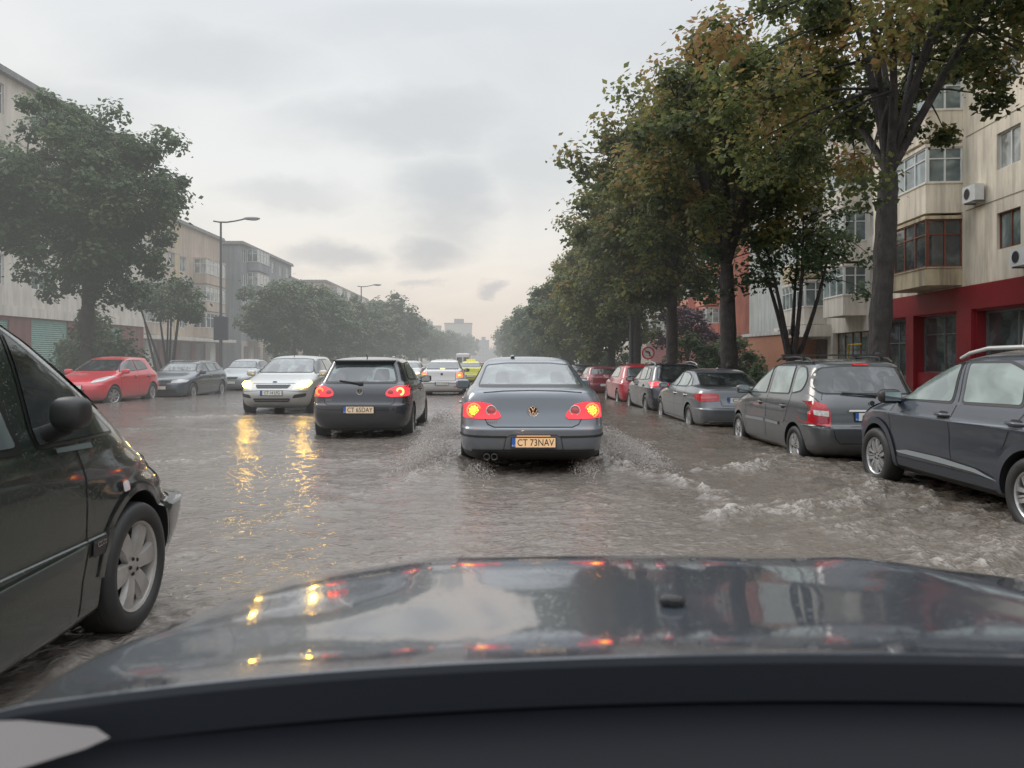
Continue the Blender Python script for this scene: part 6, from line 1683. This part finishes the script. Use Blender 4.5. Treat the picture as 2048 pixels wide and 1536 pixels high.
for i, (x, y, m_, s, _) in enumerate(far_r):
    place_tree(m_, x, y, '%s tree from the camera in the dark green right-hand row' % ordn[i], GR, i*2.1+.5, s, s*(1 if i else .98), ground=zw(x, y) if y < 200 else -1.45)
# smaller things under the big crowns
tS = tree_meshes(44, fork=(0, 0, .95), tr=.15, center=(0, 0, 4.4), rad=(2.7, 1.9, 1.9), ncl=40, leaves=120, lsize=.13, limbs=5, leafm=LEAFG, brown=.2, cl_r=(.35, .6), hollow=.3, flat_bottom=-.55, knots=False)
place_tree(tS, 9.0, 22.6, 'small forked tree with thin crooked limbs in front of the cream block', 'small trees beside the right pavement', .2, 1.0, ground=-.1)
tP = tree_meshes(51, fork=(0, 0, 1.3), tr=.12, center=(0, 0, 2.9), rad=(1.6, 1.5, 1.4), ncl=40, leaves=150, lsize=.18, limbs=5, leafm=LEAFP, brown=.2, cl_r=(.35, .7), knots=False)
place_tree(tP, 12.6, 48.5, 'purple-leaved plum tree in front of the salmon block', 'small trees beside the right pavement', 0, 1.15, ground=-.35)
tV = tree_meshes(57, fork=(0, 0, .5), tr=.06, center=(0, 0, 1.1), rad=(1.1, 1.0, .9), ncl=30, leaves=130, lsize=.13, limbs=5, leafm=LEAFG, brown=.3, cl_r=(.25, .5), knots=False)
for i, (x, y, s, lab) in enumerate(((11.8, 37, 1.5, 'rounded green shrub behind the no left turn sign'), (10.6, 29.5, .8, 'low green shrub right of the second chestnut trunk'), (9.2, 34, 1.5, 'tall dark shrub left of the second chestnut trunk'), (13.2, 43, 1.6, 'ochre-green shrub below the purple plum tree'), (8.8, 55, 1.6, 'shrub under the trees beyond the maroon hatchback'), (9.2, 66, 1.8, 'farthest shrub in the shade of the right-hand row'))):
    place_tree(tV, x, y, lab, 'shrubs along the right pavement', i*1.7, s*.85, name='shrub', cat='shrub', ground=zw(8, y)-.05)
# left side
GL = 'street trees along the left pavement'
tL = tree_meshes(63, fork=(.1, 0, 3.9), tr=.27, center=(-.1, .2, 6.9), rad=(3.5, 3.4, 3.6), ncl=230, leaves=190, lsize=.19, limbs=7, leafm=LEAFG, brown=.3, cl_r=(.4, .85), hollow=.25, flat_bottom=-1)
place_tree(tL, -14.7, 27.2, 'big leafy tree on the left behind the bright red hatchback', GL, 0, .94, 1.0, ground=0)
tL2 = tree_meshes(69, fork=(0, 0, 4.6), tr=.18, center=(0, 0, 7.3), rad=(3.0, 2.8, 2.1), ncl=130, leaves=170, lsize=.22, limbs=6, leafm=LEAFG, brown=.3, cl_r=(.5, 1.0))
place_tree(tL2, -17.6, 25.4, 'leafy tree at the left edge in front of the pinkish-cream block', GL, 1, .9, ground=0)
tM = tree_meshes(72, stems=5, fork=(0, 0, .2), tr=.15, center=(0, 0, 3.9), rad=(2.0, 1.8, 1.15), ncl=55, leaves=170, lsize=.15, limbs=7, leafm=LEAFL, brown=.2, cl_r=(.35, .65), hollow=.2, knots=False)
place_tree(tM, -15.6, 35.8, 'multi-stemmed young tree with a flat pale crown behind the slate-blue estate', GL, 0, 1.05, ground=-.1)
place_tree(tV, -16.2, 30.2, 'bushy shrub at the foot of the big left tree', 'shrubs along the left pavement', .7, 1.3, name='shrub', cat='shrub', ground=-.2)
place_tree(tV, -15.0, 28.6, 'smaller shrub right of the big left trunk', 'shrubs along the left pavement', 2.7, 1.5, name='shrub', cat='shrub', ground=-.1)
tN = tree_meshes(81, fork=(0, 0, 2.3), tr=.17, center=(0, 0, 4.7), rad=(2.7, 2.5, 2.6), ncl=110, leaves=130, lsize=.24, limbs=6, leafm=LEAFL, brown=.2, cl_r=(.4, .85), flat_bottom=-1)
tO = tree_meshes(85, fork=(0, 0, 2.5), tr=.2, center=(0, 0, 5.0), rad=(3.2, 3.0, 3.2), ncl=110, leaves=110, lsize=.36, limbs=6, leafm=LEAFL, brown=.1, cl_r=(.5, 1.05), flat_bottom=-1)
ll = [(-16.2, 56, tN, 1.0), (-16.4, 62, tN, 1.12), (-16.0, 68, tO, .95), (-16.3, 75, tO, .95), (-16.0, 83, tO, 1.0), (-16.3, 92, tO, 1.0), (-16.0, 102, tO, 1.1), (-15.8, 113, tO, 1.35), (-15.5, 126, tO, 1.25), (-15.5, 141, tO, 1.1), (-15.2, 160, tO, 1.1), (-15, 182, tO, 1.15), (-15, 208, tO, 1.2), (-14.5, 240, tO, 1.3), (-14, 280, tO, 1.3), (-14, 330, tO, 1.5), (-13, 400, tO, 1.7)]
for i, (x, y, m_, s) in enumerate(ll):
    lab = 'street tree number %d' % i
    wd_ = ['first', 'second', 'third', 'fourth', 'fifth', 'sixth', 'seventh', 'eighth', 'ninth', 'tenth', 'eleventh', 'twelfth', 'thirteenth', 'fourteenth', 'fifteenth', 'sixteenth', 'seventeenth'][i]
    place_tree(m_, x, y, '%s soft green tree beyond the tall lamp in the left-hand row' % wd_, GL, i*1.9, s, ground=zw(x, y) if y < 200 else -1.5)
# wooded rise closing the view
hm = MB(); rs = np.random.RandomState(5)
woods = tree_meshes(93, fork=(0, 0, .5), tr=.2, center=(0, 0, 4), rad=(60, 14, 7), ncl=170, leaves=40, lsize=2.2, limbs=3, leafm=LEAFL, brown=.1, cl_r=(3, 6), knots=False)
wo = bpy.data.objects.new('distant_woods', woods[1]); COL.objects.link(wo); wo.location = (10, 760, -1)
tag(wo, 'hazy wood closing the far end of the street', 'wood', kind='stuff')
# ------------------------------------------------------------------ sky, light, camera
w = bpy.data.worlds.new('World'); scene.world = w; w.use_nodes = True
nt = w.node_tree; nt.nodes.clear()
out = N(nt, 'ShaderNodeOutputWorld'); bg = N(nt, 'ShaderNodeBackground'); bg.inputs['Strength'].default_value = 1.05
sky = N(nt, 'ShaderNodeTexSky', sky_type='NISHITA', sun_disc=False, sun_elevation=R(29), sun_rotation=R(-50), air_density=1.5, dust_density=4.0)
tc = N(nt, 'ShaderNodeTexCoord'); nrm = N(nt, 'ShaderNodeVectorMath', operation='NORMALIZE'); nt.links.new(tc.outputs['Generated'], nrm.inputs[0])
sep = N(nt, 'ShaderNodeSeparateXYZ'); nt.links.new(nrm.outputs[0], sep.inputs[0])
# project the view direction on a cloud deck so that clouds flatten towards the horizon
zc = N(nt, 'ShaderNodeMath', operation='MAXIMUM'); zc.inputs[1].default_value = 0.0; nt.links.new(sep.outputs['Z'], zc.inputs[0])
za = N(nt, 'ShaderNodeMath', operation='ADD'); za.inputs[1].default_value = .22; nt.links.new(zc.outputs[0], za.inputs[0])
dx = N(nt, 'ShaderNodeMath', operation='DIVIDE'); nt.links.new(sep.outputs['X'], dx.inputs[0]); nt.links.new(za.outputs[0], dx.inputs[1])
dy = N(nt, 'ShaderNodeMath', operation='DIVIDE'); nt.links.new(sep.outputs['Y'], dy.inputs[0]); nt.links.new(za.outputs[0], dy.inputs[1])
cmb = N(nt, 'ShaderNodeCombineXYZ'); nt.links.new(dx.outputs[0], cmb.inputs[0]); nt.links.new(dy.outputs[0], cmb.inputs[1])
mpn = N(nt, 'ShaderNodeMapping'); mpn.inputs['Location'].default_value = (0.35, 2.1, 0.4); mpn.inputs['Rotation'].default_value = (0, 0, R(24)); mpn.inputs['Scale'].default_value = (.9, .62, 1)
nt.links.new(cmb.outputs[0], mpn.inputs[0])
n1 = N(nt, 'ShaderNodeTexNoise', i_Scale=1.55, i_Detail=8.0, i_Roughness=.50, i_Distortion=.35); nt.links.new(mpn.outputs[0], n1.inputs['Vector'])
cl = N(nt, 'ShaderNodeMapRange', i_From_Min=.51, i_From_Max=.66, i_To_Min=0, i_To_Max=1); nt.links.new(n1.outputs['Fac'], cl.inputs['Value'])
# separate ragged cloud patches: (sideways, up, half width, half height, strength), in slopes seen down the street
ym = N(nt, 'ShaderNodeMath', operation='MAXIMUM'); ym.inputs[1].default_value = .25; nt.links.new(sep.outputs['Y'], ym.inputs[0])
u_ = N(nt, 'ShaderNodeMath', operation='DIVIDE'); nt.links.new(sep.outputs['X'], u_.inputs[0]); nt.links.new(ym.outputs[0], u_.inputs[1])
v_ = N(nt, 'ShaderNodeMath', operation='DIVIDE'); nt.links.new(sep.outputs['Z'], v_.inputs[0]); nt.links.new(ym.outputs[0], v_.inputs[1])
uv = N(nt, 'ShaderNodeCombineXYZ'); nt.links.new(u_.outputs[0], uv.inputs[0]); nt.links.new(v_.outputs[0], uv.inputs[1])
mw = N(nt, 'ShaderNodeMapping'); mw.inputs['Scale'].default_value = (5.5, 11, 1); nt.links.new(uv.outputs[0], mw.inputs[0])
wn = N(nt, 'ShaderNodeTexNoise', i_Scale=1.0, i_Detail=7.0, i_Roughness=.58); nt.links.new(mw.outputs[0], wn.inputs['Vector'])
wv = N(nt, 'ShaderNodeVectorMath', operation='SUBTRACT'); nt.links.new(wn.outputs['Color'], wv.inputs[0]); wv.inputs[1].default_value = (.5, .5, .5)
ws = N(nt, 'ShaderNodeVectorMath', operation='MULTIPLY'); nt.links.new(wv.outputs[0], ws.inputs[0]); ws.inputs[1].default_value = (.16, .11, 0)
wuv = N(nt, 'ShaderNodeVectorMath', operation='ADD'); nt.links.new(uv.outputs[0], wuv.inputs[0]); nt.links.new(ws.outputs[0], wuv.inputs[1])
acc = None
for (cu, cv, ru, rv, st) in ((-.10, .32, .17, .040, .62), (-.06, .215, .075, .075, .72), (-.085, .14, .055, .030, .8), (.05, .26, .10, .05, .5), (-.40, .40, .16, .05, .5), (-.22, .125, .07, .022, .75), (.0, .086, .022, .008, .8), (-.10, .088, .03, .008, .6), (-.27, .22, .10, .022, .45), (.28, .42, .22, .06, .4), (-.62, .33, .16, .05, .5), (-.05, .45, .3, .04, .35), (.15, .11, .1, .02, .4)):
    s1 = N(nt, 'ShaderNodeVectorMath', operation='SUBTRACT'); nt.links.new(wuv.outputs[0], s1.inputs[0]); s1.inputs[1].default_value = (cu, cv, 0)
    s2 = N(nt, 'ShaderNodeVectorMath', operation='DIVIDE'); nt.links.new(s1.outputs[0], s2.inputs[0]); s2.inputs[1].default_value = (ru, rv, 1)
    s3 = N(nt, 'ShaderNodeVectorMath', operation='LENGTH'); nt.links.new(s2.outputs[0], s3.inputs[0])
    s4 = N(nt, 'ShaderNodeMapRange', interpolation_type='SMOOTHSTEP', i_From_Min=1.55, i_From_Max=.25, i_To_Min=0, i_To_Max=st*.85); nt.links.new(s3.outputs['Value'], s4.inputs['Value'])
    if acc is None: acc = s4.outputs[0]
    else:
        m_ = N(nt, 'ShaderNodeMath', operation='MAXIMUM'); nt.links.new(acc, m_.inputs[0]); nt.links.new(s4.outputs[0], m_.inputs[1]); acc = m_.outputs[0]
veil = N(nt, 'ShaderNodeMapRange', i_From_Min=.40, i_From_Max=.72, i_To_Min=0, i_To_Max=.38); nt.links.new(n1.outputs['Fac'], veil.inputs['Value'])
cl = N(nt, 'ShaderNodeMath', operation='MAXIMUM'); nt.links.new(acc, cl.inputs[0]); nt.links.new(veil.outputs[0], cl.inputs[1])
base = ramp(nt, [(0.0, (.80, .69, .59)), (0.06, (.88, .79, .69)), (0.13, (.88, .84, .78)), (0.22, (.84, .85, .84)), (0.42, (.77, .80, .83)), (0.60, (1.45, 1.52, 1.6)), (1.0, (2.2, 2.28, 2.4))], zc.outputs[0])
dark = ramp(nt, [(0.0, (.56, .52, .52)), (0.15, (.48, .505, .535)), (0.42, (.53, .57, .61)), (0.6, (1.1, 1.16, 1.24)), (1.0, (1.7, 1.78, 1.9))], zc.outputs[0])
mx = N(nt, 'ShaderNodeMix', data_type='RGBA'); nt.links.new(cl.outputs[0], mx.inputs[0]); nt.links.new(base.outputs[0], mx.inputs[6]); nt.links.new(dark.outputs[0], mx.inputs[7])
sk = N(nt, 'ShaderNodeVectorMath', operation='SCALE'); sk.inputs['Scale'].default_value = .05; nt.links.new(sky.outputs[0], sk.inputs[0])
mx2 = N(nt, 'ShaderNodeMix', data_type='RGBA'); mx2.inputs[0].default_value = .965; nt.links.new(sk.outputs[0], mx2.inputs[6]); nt.links.new(mx.outputs[2], mx2.inputs[7])
nt.links.new(mx2.outputs[2], bg.inputs[0]); nt.links.new(bg.outputs[0], out.inputs[0])
sun = bpy.data.lights.new('sun', 'SUN'); sun.energy = .95; sun.angle = R(22); sun.color = (1, .93, .85)
so = bpy.data.objects.new('sun', sun); COL.objects.link(so); so.rotation_euler = Vector((.66, -.55, -.48)).to_track_quat('-Z', 'Y').to_euler()
# low beam of the car the picture is taken from, catching the bumper ahead
sp = bpy.data.lights.new('low_beam', 'SPOT'); sp.energy = 45; sp.color = (1, .55, .30); sp.spot_size = R(17); sp.spot_blend = .7; sp.shadow_soft_size = .06
spo = bpy.data.objects.new('low_beam', sp); COL.objects.link(spo); spo.location = (.55, 2.12, .60)
spo.rotation_euler = Vector((-.02, 7.4, -.40+.12)).to_track_quat('-Z', 'Y').to_euler()

cam = bpy.data.cameras.new('Camera'); cam.sensor_width = 36; cam.lens = 36*1500/2048
cam.shift_x = 39/2048; cam.shift_y = -56/2048; cam.clip_start = .05; cam.clip_end = 4000
co = bpy.data.objects.new('Camera', cam); COL.objects.link(co); co.location = (0, 0, EYE); co.rotation_euler = (R(90), 0, 0)
scene.camera = co
cam.dof.use_dof = True; cam.dof.focus_distance = 11.0; cam.dof.aperture_fstop = 4.5
scene.view_settings.view_transform = 'Standard'; scene.view_settings.look = 'None'; scene.view_settings.exposure = 0
scene.cycles.max_bounces = 6; scene.cycles.volume_bounces = 1; scene.cycles.sample_clamp_indirect = 6
scene.cycles.use_adaptive_sampling = True; scene.cycles.adaptive_threshold = .02
try: scene.cycles.use_denoising = True
except Exception: pass

# ---- rain haze painted into materials: pale emission mixed in with distance down the street
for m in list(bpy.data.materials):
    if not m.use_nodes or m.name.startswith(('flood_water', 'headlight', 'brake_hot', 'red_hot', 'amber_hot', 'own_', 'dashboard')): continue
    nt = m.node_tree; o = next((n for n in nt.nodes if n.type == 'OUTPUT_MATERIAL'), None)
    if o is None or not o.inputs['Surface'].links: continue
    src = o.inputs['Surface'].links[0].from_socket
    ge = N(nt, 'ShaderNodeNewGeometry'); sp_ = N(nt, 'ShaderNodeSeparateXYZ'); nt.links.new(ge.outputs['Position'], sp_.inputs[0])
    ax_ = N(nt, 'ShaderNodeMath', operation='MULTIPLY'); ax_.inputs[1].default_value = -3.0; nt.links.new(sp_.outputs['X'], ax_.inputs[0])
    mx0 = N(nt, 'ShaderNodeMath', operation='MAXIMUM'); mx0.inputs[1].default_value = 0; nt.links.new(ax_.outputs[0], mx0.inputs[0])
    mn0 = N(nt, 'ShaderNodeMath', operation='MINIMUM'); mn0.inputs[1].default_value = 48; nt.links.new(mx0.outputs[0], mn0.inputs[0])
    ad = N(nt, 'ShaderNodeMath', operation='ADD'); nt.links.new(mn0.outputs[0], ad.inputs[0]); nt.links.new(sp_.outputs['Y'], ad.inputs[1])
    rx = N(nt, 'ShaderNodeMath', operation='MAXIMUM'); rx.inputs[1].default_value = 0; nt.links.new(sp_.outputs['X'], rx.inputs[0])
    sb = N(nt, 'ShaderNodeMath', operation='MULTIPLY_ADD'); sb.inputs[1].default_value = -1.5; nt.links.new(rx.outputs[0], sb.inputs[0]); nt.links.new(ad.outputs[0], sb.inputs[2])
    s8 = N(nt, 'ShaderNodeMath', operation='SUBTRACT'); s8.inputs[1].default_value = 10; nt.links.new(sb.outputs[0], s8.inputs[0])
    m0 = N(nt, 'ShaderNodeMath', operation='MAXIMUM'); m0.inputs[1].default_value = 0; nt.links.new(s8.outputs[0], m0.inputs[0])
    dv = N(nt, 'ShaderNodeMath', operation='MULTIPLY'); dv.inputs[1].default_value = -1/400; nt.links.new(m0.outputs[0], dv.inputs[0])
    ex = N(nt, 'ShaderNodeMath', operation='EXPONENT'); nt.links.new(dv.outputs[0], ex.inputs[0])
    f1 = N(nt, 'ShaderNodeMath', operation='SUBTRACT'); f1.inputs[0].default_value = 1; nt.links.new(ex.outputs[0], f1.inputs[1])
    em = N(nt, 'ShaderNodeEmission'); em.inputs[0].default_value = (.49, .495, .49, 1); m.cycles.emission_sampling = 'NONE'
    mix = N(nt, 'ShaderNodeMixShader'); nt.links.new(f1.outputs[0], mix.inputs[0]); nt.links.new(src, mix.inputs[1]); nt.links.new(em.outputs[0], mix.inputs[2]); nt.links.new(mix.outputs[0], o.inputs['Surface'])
